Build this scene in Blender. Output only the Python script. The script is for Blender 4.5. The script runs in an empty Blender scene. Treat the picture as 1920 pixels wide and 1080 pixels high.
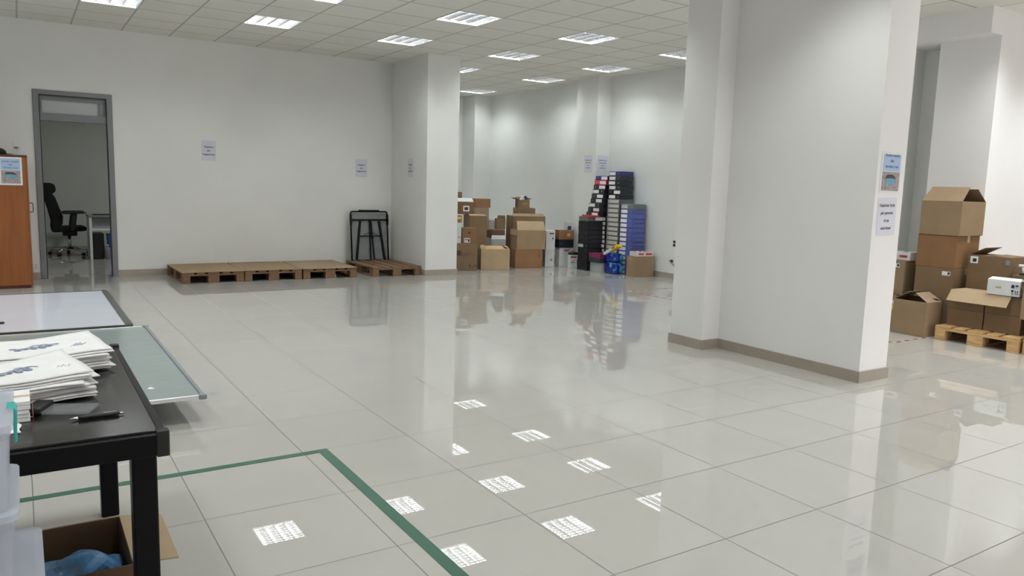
import bpy, bmesh, math, random
from mathutils import Vector, Matrix
random.seed(7)
S = bpy.context.scene
C = S.collection
PI = math.pi
CH = 3.374                      # ceiling height
GX, GY = 4.887, 7.318           # origin of the 0.6 m ceiling grid
FX, FY = 1.1917, 2.0192         # origin of the 0.6 m floor tile grid

# ------------------------------------------------------------------ materials
def srgb(r, g, b):
    f = lambda c: (c/255)/12.92 if c/255 <= .04045 else ((c/255+.055)/1.055)**2.4
    return (f(r), f(g), f(b), 1)

def mat(name, col, rough=.6, metal=0, spec=.5, noise=0, scale=8, bump=0, bscale=60, alpha=1, trans=0, ior=1.5, stretch=None, coat=0):
    m = bpy.data.materials.new(name); m.use_nodes = True
    nt = m.node_tree; b = nt.nodes['Principled BSDF']
    b.inputs['Base Color'].default_value = col
    b.inputs['Roughness'].default_value = rough
    b.inputs['Metallic'].default_value = metal
    b.inputs['Specular IOR Level'].default_value = spec
    b.inputs['IOR'].default_value = ior
    b.inputs['Alpha'].default_value = alpha
    b.inputs['Transmission Weight'].default_value = trans
    b.inputs['Coat Weight'].default_value = coat
    tc = nt.nodes.new('ShaderNodeTexCoord')
    src = tc.outputs['Object']
    if stretch:
        mp = nt.nodes.new('ShaderNodeMapping'); mp.inputs['Scale'].default_value = stretch
        nt.links.new(src, mp.inputs['Vector']); src = mp.outputs['Vector']
    if noise:
        n = nt.nodes.new('ShaderNodeTexNoise'); n.inputs['Scale'].default_value = scale; n.inputs['Detail'].default_value = 5
        nt.links.new(src, n.inputs['Vector'])
        mr = nt.nodes.new('ShaderNodeMapRange')
        mr.inputs['From Min'].default_value = .3; mr.inputs['From Max'].default_value = .7
        mr.inputs['To Min'].default_value = 1-noise; mr.inputs['To Max'].default_value = 1+noise
        nt.links.new(n.outputs['Fac'], mr.inputs['Value'])
        mx = nt.nodes.new('ShaderNodeMix'); mx.data_type = 'RGBA'; mx.blend_type = 'MULTIPLY'
        mx.inputs['Factor'].default_value = 1
        mx.inputs['A'].default_value = col
        cb = nt.nodes.new('ShaderNodeCombineColor')
        for k in ('Red', 'Green', 'Blue'): nt.links.new(mr.outputs['Result'], cb.inputs[k])
        nt.links.new(cb.outputs['Color'], mx.inputs['B'])
        nt.links.new(mx.outputs['Result'], b.inputs['Base Color'])
    if bump:
        n2 = nt.nodes.new('ShaderNodeTexNoise'); n2.inputs['Scale'].default_value = bscale
        nt.links.new(src, n2.inputs['Vector'])
        bp = nt.nodes.new('ShaderNodeBump'); bp.inputs['Strength'].default_value = bump; bp.inputs['Distance'].default_value = .01
        nt.links.new(n2.outputs['Fac'], bp.inputs['Height']); nt.links.new(bp.outputs['Normal'], b.inputs['Normal'])
    return m

def grid_mat(name, col, line_col, ox, oy, w, rough, noise=.04, spec=.5, bump=0, vary=.03):
    """square 0.6 m tiles with joints of half-width w"""
    m = mat(name, col, rough, spec=spec)
    nt = m.node_tree; b = nt.nodes['Principled BSDF']; L = nt.links.new
    def math_(op, a, bb=None, c=None):
        n = nt.nodes.new('ShaderNodeMath'); n.operation = op
        for i, v in enumerate((a, bb, c)):
            if v is None: continue
            if isinstance(v, (int, float)): n.inputs[i].default_value = v
            else: L(v, n.inputs[i])
        return n.outputs[0]
    tc = nt.nodes.new('ShaderNodeTexCoord'); sp = nt.nodes.new('ShaderNodeSeparateXYZ')
    L(tc.outputs['Object'], sp.inputs[0])
    facs, ids = [], []
    for k, o in (('X', ox), ('Y', oy)):
        u = math_('DIVIDE', math_('SUBTRACT', sp.outputs[k], o), .6)
        ids.append(math_('FLOOR', u))
        d = math_('ABSOLUTE', math_('SUBTRACT', math_('FRACT', u), .5))      # .5 at the joint
        facs.append(math_('GREATER_THAN', d, .5-w/.6))
    line = math_('MAXIMUM', *facs)
    cv = nt.nodes.new('ShaderNodeCombineXYZ'); L(ids[0], cv.inputs[0]); L(ids[1], cv.inputs[1])
    wn = nt.nodes.new('ShaderNodeTexWhiteNoise'); L(cv.outputs[0], wn.inputs['Vector'])
    ns = nt.nodes.new('ShaderNodeTexNoise'); ns.inputs['Scale'].default_value = 2.5; ns.inputs['Detail'].default_value = 6
    L(tc.outputs['Object'], ns.inputs['Vector'])
    v = math_('ADD', math_('MULTIPLY', math_('SUBTRACT', wn.outputs['Value'], .5), vary*2),
              math_('MULTIPLY', math_('SUBTRACT', ns.outputs['Fac'], .5), noise*2))
    v = math_('ADD', v, 1)
    cb = nt.nodes.new('ShaderNodeCombineColor')
    for i, k in enumerate(('Red', 'Green', 'Blue')):
        L(math_('MULTIPLY', v, col[i]), cb.inputs[k])
    mx = nt.nodes.new('ShaderNodeMix'); mx.data_type = 'RGBA'
    L(line, mx.inputs['Factor']); L(cb.outputs[0], mx.inputs['A']); mx.inputs['B'].default_value = line_col
    L(mx.outputs['Result'], b.inputs['Base Color'])
    L(math_('ADD', math_('MULTIPLY', line, .45), rough), b.inputs['Roughness'])
    if bump:
        nb = nt.nodes.new('ShaderNodeTexNoise'); nb.inputs['Scale'].default_value = 3
        L(tc.outputs['Object'], nb.inputs['Vector'])
        bp = nt.nodes.new('ShaderNodeBump'); bp.inputs['Strength'].default_value = bump; bp.inputs['Distance'].default_value = .01
        L(nb.outputs['Fac'], bp.inputs['Height']); L(bp.outputs['Normal'], b.inputs['Normal'])
    return m

def emit(name, col, s):
    m = bpy.data.materials.new(name); m.use_nodes = True
    nt = m.node_tree; nt.nodes.remove(nt.nodes['Principled BSDF'])
    e = nt.nodes.new('ShaderNodeEmission'); e.inputs['Color'].default_value = col; e.inputs['Strength'].default_value = s
    nt.links.new(e.outputs[0], nt.nodes['Material Output'].inputs[0])
    return m

def plastic_clear(name, col, clear=.45):
    m = mat(name, col, .22)
    nt = m.node_tree; b = nt.nodes['Principled BSDF']
    t = nt.nodes.new('ShaderNodeBsdfTransparent'); t.inputs[0].default_value = (1, 1, 1, 1)
    tl = nt.nodes.new('ShaderNodeBsdfTranslucent'); tl.inputs[0].default_value = col
    m1 = nt.nodes.new('ShaderNodeMixShader'); m1.inputs[0].default_value = .4
    nt.links.new(b.outputs[0], m1.inputs[1]); nt.links.new(tl.outputs[0], m1.inputs[2])
    m2 = nt.nodes.new('ShaderNodeMixShader'); m2.inputs[0].default_value = clear
    nt.links.new(m1.outputs[0], m2.inputs[1]); nt.links.new(t.outputs[0], m2.inputs[2])
    nt.links.new(m2.outputs[0], nt.nodes['Material Output'].inputs[0])
    return m

M = {}
M['wall'] = mat('painted_wall', (.80, .81, .79, 1), .75, noise=.025, scale=1.3, bump=.02, bscale=90)
M['wall_warm'] = mat('painted_pillar', (.82, .815, .815, 1), .7, noise=.02, scale=1.3)
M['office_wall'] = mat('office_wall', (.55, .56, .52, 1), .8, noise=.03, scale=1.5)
M['floor'] = grid_mat('polished_tile', (.44, .428, .402, 1), (.14, .135, .125, 1), FX, FY, .0026, .004, noise=.04, spec=1.0, bump=0, vary=.02)
M['ceil'] = grid_mat('mineral_tile', (.80, .785, .735, 1), (.50, .49, .46, 1), GX, GY, .011, .9, noise=.04, spec=.1, vary=.03)
M['skirt'] = mat('skirting_tile', srgb(160, 151, 140), .3, noise=.05, scale=6)
M['doorframe'] = mat('grey_aluminium', srgb(122, 124, 128), .45, metal=.2)
M['seal'] = mat('black_seal', srgb(25, 26, 27), .6)
M['glass'] = plastic_clear('hazed_glass', (.8, .83, .83, 1), .4)
M['louvre'] = mat('louvre_aluminium', (.6, .61, .63, 1), .3, metal=1)
M['housing'] = mat('light_housing', (.85, .85, .85, 1), .35)
M['rim'] = mat('light_rim', (.6, .6, .58, 1), .5)
M['tube'] = emit('fluorescent_tube', (.955, 1, .985, 1), 52)
M['paper'] = mat('white_paper', srgb(214, 216, 228), .7, noise=.02)
M['paper2'] = mat('bag_paper', srgb(232, 232, 232), .6, noise=.05, scale=14, bump=.35, bscale=18)
M['ink'] = mat('black_ink', srgb(40, 42, 50), .7)
M['blueink'] = mat('blue_grey_ink', srgb(140, 155, 180), .7)
M['blackplastic'] = mat('black_plastic', srgb(22, 22, 24), .45, noise=.15, scale=20)
M['blackfabric'] = mat('black_fabric', srgb(14, 14, 15), .85, noise=.3, scale=60)
M['tabletop'] = mat('black_table_top', srgb(20, 20, 20), .14, noise=.12, scale=6, bump=.03, bscale=200)
M['tableframe'] = mat('black_powder_coat', srgb(3, 3, 7), .4, spec=.2)
M['chrome'] = mat('chrome', (.7, .7, .72, 1), .2, metal=1)
M['steel'] = mat('brushed_aluminium', (.78, .79, .8, 1), .32, metal=.9)
M['boardgrey'] = mat('grey_board_sheet', srgb(140, 152, 152), .16, noise=.06, scale=5, stretch=(1, 8, 1))
M['boardwhite'] = mat('white_board_sheet', srgb(214, 218, 228), .1, noise=.03, scale=2)
M['darkframe'] = mat('dark_board_frame', srgb(84, 82, 82), .4)
M['capgrey'] = mat('grey_plastic_cap', srgb(128, 134, 142), .4)
M['greentape'] = mat('green_floor_tape', srgb(38, 88, 68), .45, noise=.05, scale=12)
M['redtape'] = mat('red_tape', srgb(118, 52, 42), .5)
M['whitetape'] = mat('white_tape', srgb(178, 172, 160), .5)
M['cherry'] = mat('cherry_laminate', srgb(136, 79, 36), .4, noise=.14, scale=3, stretch=(9, 9, .6))
M['cherry_dark'] = mat('cherry_edge', srgb(92, 44, 24), .45)
M['teal'] = mat('teal_clip', srgb(45, 180, 170), .3)
M['bin'] = plastic_clear('frosted_plastic', (.74, .77, .84, 1), .42)
M['bluebag'] = mat('blue_plastic_film', srgb(110, 170, 225), .25, noise=.25, scale=9, trans=.15)
M['bluebin'] = mat('blue_bin', srgb(30, 75, 165), .5)
M['white_plastic'] = mat('white_plastic', srgb(225, 228, 230), .4)
M['band'] = mat('rubber_band', srgb(215, 150, 110), .6)
M['clearbag'] = plastic_clear('clear_zip_bag', (.6, .62, .64, 1), .75)
M['tape'] = mat('packing_tape', srgb(184, 150, 108), .22)
M['graymesh'] = mat('grey_panel', srgb(128, 131, 132), .7, noise=.08, scale=10)
M['yellow'] = mat('yellow_print', srgb(225, 190, 30), .5)
M['red'] = mat('red_print', srgb(176, 46, 48), .5)
M['navy'] = mat('navy_ink', srgb(38, 48, 88), .6)
M['darkbrown'] = mat('brown_ink', srgb(72, 48, 30), .8)
M['posterblue'] = mat('pale_blue_print', srgb(170, 192, 222), .5, noise=.05, scale=30)
M['posterpic'] = mat('pinkish_grey_print', srgb(160, 150, 150), .5, noise=.3, scale=40)
M['posterteal'] = mat('teal_print', srgb(105, 165, 190), .5, noise=.2, scale=40)
M['posterdark'] = mat('dark_print', srgb(80, 72, 76), .5, noise=.3, scale=60)
M['posterink'] = mat('slate_ink', srgb(70, 100, 130), .6)
CB = {}
def card(tone):
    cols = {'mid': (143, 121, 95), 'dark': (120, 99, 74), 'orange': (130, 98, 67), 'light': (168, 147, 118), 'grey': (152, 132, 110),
            'inside': (190, 160, 122), 'umber': (112, 84, 58), 'white': (212, 214, 214), 'black': (22, 24, 32), 'greywhite': (168, 170, 170),
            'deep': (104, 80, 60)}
    if tone not in CB:
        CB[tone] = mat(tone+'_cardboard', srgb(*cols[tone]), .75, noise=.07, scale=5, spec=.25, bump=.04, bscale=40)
    return CB[tone]
def wood(tone):
    k = 'wood_'+tone
    if k not in M:
        cols = {'old': (112, 86, 62), 'new': (196, 160, 112), 'brown': (150, 112, 76)}
        M[k] = mat(tone+'_pallet_wood', srgb(*cols[tone]), .8, noise=.22, scale=6, stretch=(1.5, 12, 12), bump=.1, bscale=30)
    return M[k]

# ------------------------------------------------------------------ mesh helpers
class MB:
    def __init__(s): s.v, s.f, s.sm = [], [], []
    def add(s, vs, fs, smooth=False, mx=None):
        o = len(s.v)
        s.v += [tuple(mx @ Vector(p)) if mx else tuple(p) for p in vs]
        for f in fs: s.f.append([o+i for i in f]); s.sm.append(smooth)
        return s
    def box(s, x0, y0, z0, x1, y1, z1, mx=None):
        return s.add([(x0, y0, z0), (x1, y0, z0), (x1, y1, z0), (x0, y1, z0), (x0, y0, z1), (x1, y0, z1), (x1, y1, z1), (x0, y1, z1)],
                     [(0, 3, 2, 1), (4, 5, 6, 7), (0, 1, 5, 4), (1, 2, 6, 5), (2, 3, 7, 6), (3, 0, 4, 7)], mx=mx)
    def cyl(s, p0, p1, r0, r1=None, n=14, mx=None):
        r1 = r0 if r1 is None else r1
        a, b = Vector(p0), Vector(p1); d = (b-a).normalized()
        u = d.orthogonal().normalized(); w = d.cross(u)
        vs = []
        for c, r in ((a, r0), (b, r1)):
            for i in range(n):
                t = 2*PI*i/n; vs.append(c+(u*math.cos(t)+w*math.sin(t))*r)
        fs = [(i, (i+1) % n, n+(i+1) % n, n+i) for i in range(n)]
        s.add(vs, fs, True, mx)
        s.add(vs, [tuple(range(n-1, -1, -1)), tuple(range(n, 2*n))], False, mx) if False else None
        o = len(s.v)-2*n
        s.f += [[o+i for i in range(n-1, -1, -1)], [o+n+i for i in range(n)]]; s.sm += [False, False]
        return s
    def tube(s, pts, r, n=10, mx=None):
        """a continuous tube through pts"""
        pts = [Vector(p) for p in pts]; vs, fs = [], []
        prev = None
        for i, p in enumerate(pts):
            d = (pts[min(i+1, len(pts)-1)]-pts[max(i-1, 0)]).normalized()
            if prev is None: u = d.orthogonal().normalized()
            else: u = (prev-d*prev.dot(d)).normalized()
            prev = u; w = d.cross(u)
            for k in range(n):
                t = 2*PI*k/n; vs.append(p+(u*math.cos(t)+w*math.sin(t))*r)
        for i in range(len(pts)-1):
            for k in range(n): fs.append((i*n+k, i*n+(k+1) % n, (i+1)*n+(k+1) % n, (i+1)*n+k))
        o = len(s.v); s.add(vs, fs, True, mx)
        s.f += [[o+k for k in range(n-1, -1, -1)], [o+(len(pts)-1)*n+k for k in range(n)]]; s.sm += [False, False]
        return s
    def lathe(s, prof, n=24, mx=None):
        vs, fs = [], []
        for r, z in prof:
            for k in range(n):
                t = 2*PI*k/n; vs.append((r*math.cos(t), r*math.sin(t), z))
        for i in range(len(prof)-1):
            for k in range(n): fs.append((i*n+k, i*n+(k+1) % n, (i+1)*n+(k+1) % n, (i+1)*n+k))
        fs.append(tuple(range(n-1, -1, -1))); fs.append(tuple((len(prof)-1)*n+k for k in range(n)))
        return s.add(vs, fs, True, mx)
    def prism(s, poly, axis, a, b, mx=None):
        """extrude a 2-D polygon along axis from a to b"""
        def P(p, t):
            return {'x': (t, p[0], p[1]), 'y': (p[0], t, p[1]), 'z': (p[0], p[1], t)}[axis]
        n = len(poly)
        vs = [P(p, a) for p in poly]+[P(p, b) for p in poly]
        fs = [tuple(range(n)), tuple(range(2*n-1, n-1, -1))]+[(i, n+i, n+(i+1) % n, (i+1) % n) for i in range(n)]
        return s.add(vs, fs, mx=mx)
    def build(s, name, m, parent=None, bevel=0, seg=2, sub=0, smooth=None):
        me = bpy.data.meshes.new(name); me.from_pydata(s.v, [], s.f)
        bm = bmesh.new(); bm.from_mesh(me); bmesh.ops.recalc_face_normals(bm, faces=bm.faces); bm.to_mesh(me); bm.free()
        for p, q in zip(me.polygons, s.sm): p.use_smooth = q if smooth is None else smooth
        me.materials.append(m)
        o = bpy.data.objects.new(name, me); C.objects.link(o)
        if parent: o.parent = parent
        if bevel:
            b = o.modifiers.new('bevel', 'BEVEL'); b.width = bevel; b.segments = seg; b.limit_method = 'ANGLE'
        if sub:
            q = o.modifiers.new('sub', 'SUBSURF'); q.levels = sub; q.render_levels = sub
        return o

def tag(o, label, cat, group=None):
    o['label'] = label; o['category'] = cat
    if group: o['group'] = group
    return o
def thing(name, label, cat, loc=(0, 0, 0), rz=0, group=None):
    o = bpy.data.objects.new(name, None); C.objects.link(o)
    o.location = loc; o.rotation_euler = (0, 0, rz); o.empty_display_size = .1
    return tag(o, label, cat, group)
def struct(name, mb, m, parent=None, **k):
    o = mb.build(name, m, parent, **k)
    o['kind'] = 'structure'
    return o
def dup(root, loc, rz=0, label=None, group=None):
    r = root.copy(); C.objects.link(r); r.location = loc; r.rotation_euler = (0, 0, rz)
    if label: r['label'] = label
    if group: r['group'] = group
    for ch in list(root.children):
        c = ch.copy(); C.objects.link(c); c.parent = r
        for g in list(ch.children):
            d = g.copy(); C.objects.link(d); d.parent = c
    return r
def lettering(lines, m, parent, loc, rot, size, gap=1.35, name='lettering', bold=.0, shear=0):
    """flat text turned into one mesh; lines are centred one under the other"""
    cu = bpy.data.curves.new(name, 'FONT'); cu.body = '\n'.join(lines); cu.size = size
    cu.align_x = 'CENTER'; cu.align_y = 'CENTER'; cu.space_line = gap; cu.offset = bold; cu.shear = shear
    t = bpy.data.objects.new(name, cu); C.objects.link(t)
    dg = bpy.context.evaluated_depsgraph_get(); dg.update()
    me = bpy.data.meshes.new_from_object(t.evaluated_get(dg))
    bpy.data.objects.remove(t); 
    me.materials.clear(); me.materials.append(m)
    o = bpy.data.objects.new(name, me); C.objects.link(o); o.parent = parent
    o.location = loc; o.rotation_euler = rot
    return o
RX = Matrix.Rotation
def T(x, y, z): return Matrix.Translation((x, y, z))

# ------------------------------------------------------------------ camera
f_px, yaw, pitch, roll, H = 1432.27, math.radians(32.8784), math.radians(7.5441), math.radians(1.68689), 1.41417
fwd = Vector((math.sin(yaw)*math.cos(pitch), math.cos(yaw)*math.cos(pitch), -math.sin(pitch)))
rt = Vector((math.cos(yaw), -math.sin(yaw), 0)); up = rt.cross(fwd)
r2 = rt*math.cos(roll)+up*math.sin(roll); u2 = -rt*math.sin(roll)+up*math.cos(roll)
cam = bpy.data.cameras.new('camera'); cam.lens = f_px/1920*36; cam.sensor_width = 36; cam.clip_start = .05
co = bpy.data.objects.new('camera', cam); C.objects.link(co)
co.matrix_world = Matrix(((r2.x, u2.x, -fwd.x, 0), (r2.y, u2.y, -fwd.y, 0), (r2.z, u2.z, -fwd.z, H), (0, 0, 0, 1)))
S.camera = co

# ------------------------------------------------------------------ the room
X0, X1, Y0, Y1 = -4.0, 11.5, -4.0, 15.4
struct('floor', MB().add([(X0-.2, Y0-.2, 0), (X1+.2, Y0-.2, 0), (X1+.2, 16.6, 0), (X0-.2, 16.6, 0)], [(0, 1, 2, 3)]), M['floor'])
MESH_CELLS = [(-7, 4), (-4, 1), (-4, 4), (-1, 1), (-1, 4), (2, -3), (2, 1), (2, 4), (2, 7), (5, -3), (5, 1), (5, 4), (5, 7), (5, 11)]
mb = MB()
xs = [GX+.6*k for k in range(-16, 13)]; ys = [GY+.6*k for k in range(-20, 15)]
vid = {}
def vtx(i, j):
    if (i, j) not in vid: vid[(i, j)] = len(mb.v); mb.v.append((xs[i], ys[j], CH))
    return vid[(i, j)]
for i in range(len(xs)-1):
    for j in range(len(ys)-1):
        if (i-16, j-20) in MESH_CELLS: continue
        mb.f.append([vtx(i, j), vtx(i, j+1), vtx(i+1, j+1), vtx(i+1, j)]); mb.sm.append(False)
struct('ceiling', mb, M['ceil'])
W = M['wall']
# back wall with the office doorway
DX0, DX1, DZ = .21, 1.14, 2.5
mb = MB()
mb.add([(X0, 12.02, 0), (DX0, 12.02, 0), (DX0, 12.02, DZ), (DX1, 12.02, DZ), (DX1, 12.02, 0), (5.29, 12.02, 0), (5.29, 12.02, CH), (DX1, 12.02, CH), (DX0, 12.02, CH), (X0, 12.02, CH),
        (X0, 12.2, 0), (DX0, 12.2, 0), (DX0, 12.2, DZ), (DX1, 12.2, DZ), (DX1, 12.2, 0), (5.29, 12.2, 0), (5.29, 12.2, CH), (DX1, 12.2, CH), (DX0, 12.2, CH), (X0, 12.2, CH)],
       [(0, 1, 2, 8, 9), (2, 3, 7, 8), (4, 5, 6, 7, 3), (10, 19, 18, 12, 11), (12, 18, 17, 13), (14, 13, 17, 16, 15),
        (1, 11, 12, 2), (2, 12, 13, 3), (3, 13, 14, 4), (5, 15, 16, 6), (0, 9, 19, 10), (6, 16, 17, 7), (7, 17, 18, 8), (8, 18, 19, 9)])
struct('wall_back', mb, W)
struct('wall_stub', MB().box(5.29, 10.69, 0, 5.84, Y1, CH), W)
struct('wall_far', MB().box(5.84, Y1, 0, 9.2, Y1+.2, CH), W)
struct('wall_right', MB().box(8.93, 4.78, 0, 9.2, Y1, CH), W)
struct('wall_right_column', MB().box(8.63, 10.75, 0, 8.93, 11.35, CH), W)
struct('wall_corner_pilaster', MB().box(8.5, 14.85, 0, 8.93, Y1, CH), W)
struct('wall_right_pilaster', MB().box(8.5, 5.12, 0, 8.93, 6.2, 3.11), W)
struct('wall_right_front', MB().box(8.6, 4.155, 0, X1, 4.78, CH), M['wall_warm'])
struct('beam', MB().prism([(8.38, 4.155), (8.6, 4.155), (8.6, 4.78), (8.93, 4.78), (8.93, 7.4), (8.38, 7.4)], 'z', 3.11, CH), M['wall_warm'])
struct('wall_left', MB().box(X0-.2, Y0, 0, X0, 12.2, CH), W)
struct('wall_front', MB().box(X0-.2, Y0-.2, 0, X1+.2, Y0, CH), W)
struct('wall_outer_right', MB().box(X1, Y0, 0, X1+.2, 4.3, CH), W)
struct('pillar_wall', MB().box(5.36, 3.36, 0, 5.72, 4.775, CH), M['wall_warm'])
struct('pillar_column', MB().box(5.145, 4.775, 0, 5.72, 5.17, CH), M['wall_warm'])
# skirting tiles
def skirt(name, pts, h=.088, t=.014):
    """skirting along a poly-line of wall faces; room is on the left of the walk"""
    vs, fs = [], []
    n = len(pts)
    P = [Vector((x, y)) for x, y in pts]
    outs = []
    for i in range(n):
        d0 = (P[i]-P[i-1]).normalized() if i else None
        d1 = (P[i+1]-P[i]).normalized() if i < n-1 else None
        ns = [Vector((-d.y, d.x)) for d in (d0, d1) if d]
        o = ns[0] if len(ns) == 1 else (ns[0]+ns[1])
        outs.append(P[i]+o*t)
    for p, q in zip(P, outs):
        vs += [(p.x, p.y, 0), (q.x, q.y, 0), (q.x, q.y, h), (p.x, p.y, h)]
    for i in range(n-1):
        a, b = 4*i, 4*i+4
        fs += [(a+1, b+1, b+2, a+2), (a+2, b+2, b+3, a+3), (a, a+3, b+3, b)]
    fs += [(0, 1, 2, 3), (4*n-4, 4*n-1, 4*n-2, 4*n-3)]
    struct(name, MB().add(vs, fs), M['skirt'])
skirt('baseboard_back', [(5.29, 10.69), (5.29, 12.02), (DX1, 12.02)][::1] if False else [(5.29, 12.02), (DX1, 12.02)])
skirt('baseboard_back_left', [(DX0, 12.02), (X0, 12.02)])
skirt('baseboard_stub', [(5.84, Y1), (5.84, 10.69), (5.29, 10.69), (5.29, 12.0)])
skirt('baseboard_right', [(8.93, 6.3), (8.93, 10.75), (8.63, 10.75), (8.63, 11.35), (8.93, 11.35), (8.93, 14.85), (8.5, 14.85), (8.5, Y1), (5.86, Y1)])
skirt('baseboard_pillar', [(5.72, 5.17), (5.72, 3.36), (5.36, 3.36), (5.36, 4.775), (5.145, 4.775), (5.145, 5.17), (5.72, 5.17)])
skirt('baseboard_right_front', [(X1, 4.155), (8.6, 4.155), (8.6, 4.78), (8.9, 4.78)])

# door frame with the fixed light above; the doorway stands open to the office
df = struct('door_1', MB().prism([(DX0, 0), (DX0, DZ), (DX1, DZ), (DX1, 0), (DX1-.07, 0), (DX1-.07, DZ-.06), (DX0+.07, DZ-.06), (DX0+.07, 0)], 'y', 11.995, 12.2), M['doorframe'], bevel=.006)
o = MB().box(DX0+.07, 12.03, 2.105, DX1-.07, 12.10, 2.205).build('transom_bar', M['doorframe'], df, bevel=.004)
mbt = MB().prism([(DX0+.085, 2.205), (DX0+.085, 2.43), (DX1-.085, 2.43), (DX1-.085, 2.205), (DX1-.11, 2.205), (DX1-.11, 2.375), (DX0+.105, 2.375), (DX0+.105, 2.205)], 'y', 12.05, 12.09)
mbt.build('transom_sash', M['doorframe'], df)
MB().box(DX1-.17, 12.06, 2.205, DX1-.135, 12.085, 2.39).build('transom_stay', M['doorframe'], df)
MB().box(DX0+.09, 12.07, 2.205, DX1-.09, 12.076, 2.42).build('pane', M['glass'], df)
MB().prism([(DX0+.066, 0), (DX0+.066, DZ-.056), (DX1-.066, DZ-.056), (DX1-.066, 0), (DX1-.079, 0), (DX1-.079, DZ-.069), (DX0+.079, DZ-.069), (DX0+.079, 0)], 'y', 12.0, 12.03).build('seal', M['seal'], df)
# the office behind
OX0, OX1, OY1, OZ = -1.2, 3.2, 16.2, 2.95
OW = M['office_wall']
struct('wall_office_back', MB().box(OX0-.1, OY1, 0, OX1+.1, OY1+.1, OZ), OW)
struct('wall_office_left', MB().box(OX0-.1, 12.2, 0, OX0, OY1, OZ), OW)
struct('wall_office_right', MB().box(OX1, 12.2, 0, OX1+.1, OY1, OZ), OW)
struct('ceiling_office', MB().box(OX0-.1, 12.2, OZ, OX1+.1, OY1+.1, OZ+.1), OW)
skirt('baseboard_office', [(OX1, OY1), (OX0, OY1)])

# ------------------------------------------------------------------ louvred ceiling lights
def make_light():
    r = thing('ceiling_light', 'louvred square ceiling light', 'ceiling light', group='louvred ceiling lights')
    a, d = .297, .085
    mb = MB()   # rim, sides and top of the tray in one piece
    q = [(-1, -1), (1, -1), (1, 1), (-1, 1)]
    vs = [(x*a, y*a, -.004) for x, y in q]+[(x*(a-.014), y*(a-.014), -.004) for x, y in q]+[(x*(a-.014), y*(a-.014), d) for x, y in q]+[(x*a, y*a, .012) for x, y in q]
    fs = [(i, (i+1) % 4, 4+(i+1) % 4, 4+i) for i in range(4)]+[(4+i, 4+(i+1) % 4, 8+(i+1) % 4, 8+i) for i in range(4)]+[(8, 9, 10, 11)]+[(i, 12+i, 12+(i+1) % 4, (i+1) % 4) for i in range(4)]
    mb.add(vs, fs).build('housing', M['housing'], r)
    for k in range(4):
        x = -.21+.14*k
        MB().cyl((x, -.27, .062), (x, .27, .062), .012, n=8).build('tube', M['tube'], r)
    mb = MB(); b = a-.016
    for k in range(5):                      # V-shaped reflector bars between the tubes
        x = -.28+.14*k; w = .015 if 0 < k < 4 else .004
        mb.prism([(x-.003, .002), (x+.003, .002), (x+w, .04), (x-w, .04)], 'y', -b, b)
    for k in range(1, 8):                   # cross blades, wedge shaped
        y = -b+2*b*k/8
        mb.prism([(y-.0015, .004), (y+.0015, .004), (y+.004, .022), (y-.004, .022)], 'x', -b, b)
    mb.build('louvre', M['louvre'], r)
    return r
LL = {(-7, 4): 'louvred ceiling light above the office door, cut by the top edge of the picture',
      (-4, 1): 'louvred ceiling light just peeping in at the top edge, left of centre',
      (-4, 4): 'louvred ceiling light over the long white wall, farthest left one seen whole',
      (-1, 1): 'large bright louvred ceiling light near the top edge at picture centre',
      (-1, 4): 'louvred ceiling light with dark cells, nearest the white wall stub',
      (2, -3): 'louvred ceiling light almost wholly hidden behind the top of the broad white pillar',
      (2, 1): 'large louvred ceiling light, second from the centre in the nearest row',
      (2, 4): 'bright louvred ceiling light in the middle of the room, between stub and pillar',
      (2, 7): 'louvred ceiling light half hidden by the wall stub edge, farther row',
      (5, -3): 'louvred ceiling light hidden behind the broad white pillar',
      (5, 1): 'louvred ceiling light cut by the left edge of the broad white pillar',
      (5, 4): 'louvred ceiling light above the binder stacks near the right wall',
      (5, 7): 'louvred ceiling light above the cardboard boxes in the rear bay, third farthest',
      (5, 11): 'small farthest louvred ceiling light at the back of the rear bay'}
proto = None
for (a, b), lab in LL.items():
    loc = (GX+.6*(a+.5), GY+.6*(b+.5), CH)
    if proto is None:
        proto = make_light(); proto.location = loc; proto['label'] = lab
    else: dup(proto, loc, 0, lab)
def lamp(name, x, y, e, size=.55, z=CH-.02, spread=115, col=(.965, 1, .985)):
    l = bpy.data.lights.new(name, 'AREA'); l.shape = 'SQUARE'; l.size = size; l.energy = e; l.color = col; l.spread = math.radians(spread)
    o = bpy.data.objects.new(name, l); C.objects.link(o); o.location = (x, y, z)
    return o
LAMP_E = 9
for a in (-13, -10, -7, -4, -1, 2, 5, 8):
    for b in (-16, -11, -7, -3, 1, 4):
        x, y = GX+.6*(a+.5), GY+.6*(b+.5)
        if (a, b) in MESH_CELLS: continue
        if a == 8 and b > -6: continue
        if a == -7 and b == 4: continue
        lamp('room_lamp', x, y, LAMP_E*(1.5 if b in (-7, -11) and a > 0 else .85))
d_ = lamp('front_fill', 6.6, -3.8, 62, z=1.7, spread=150, col=(1, .93, .95))  # added fill behind the camera to brighten the pillar's near face
d_.data.shape = 'RECTANGLE'; d_.data.size = 4.5; d_.data.size_y = 2.4; d_.rotation_euler = (PI/2, 0, 0)
lamp('rear_bay_lamp', GX+1.5, GY+.6*11.5, LAMP_E)
lamp('office_fill', 1.9, 13.6, 17, z=OZ-.03, spread=170)  # added fill for the dim office, no fixture stands here
w = bpy.data.worlds.new('world'); S.world = w; w.use_nodes = True
w.node_tree.nodes['Background'].inputs[0].default_value = (.02, .02, .02, 1)

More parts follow.
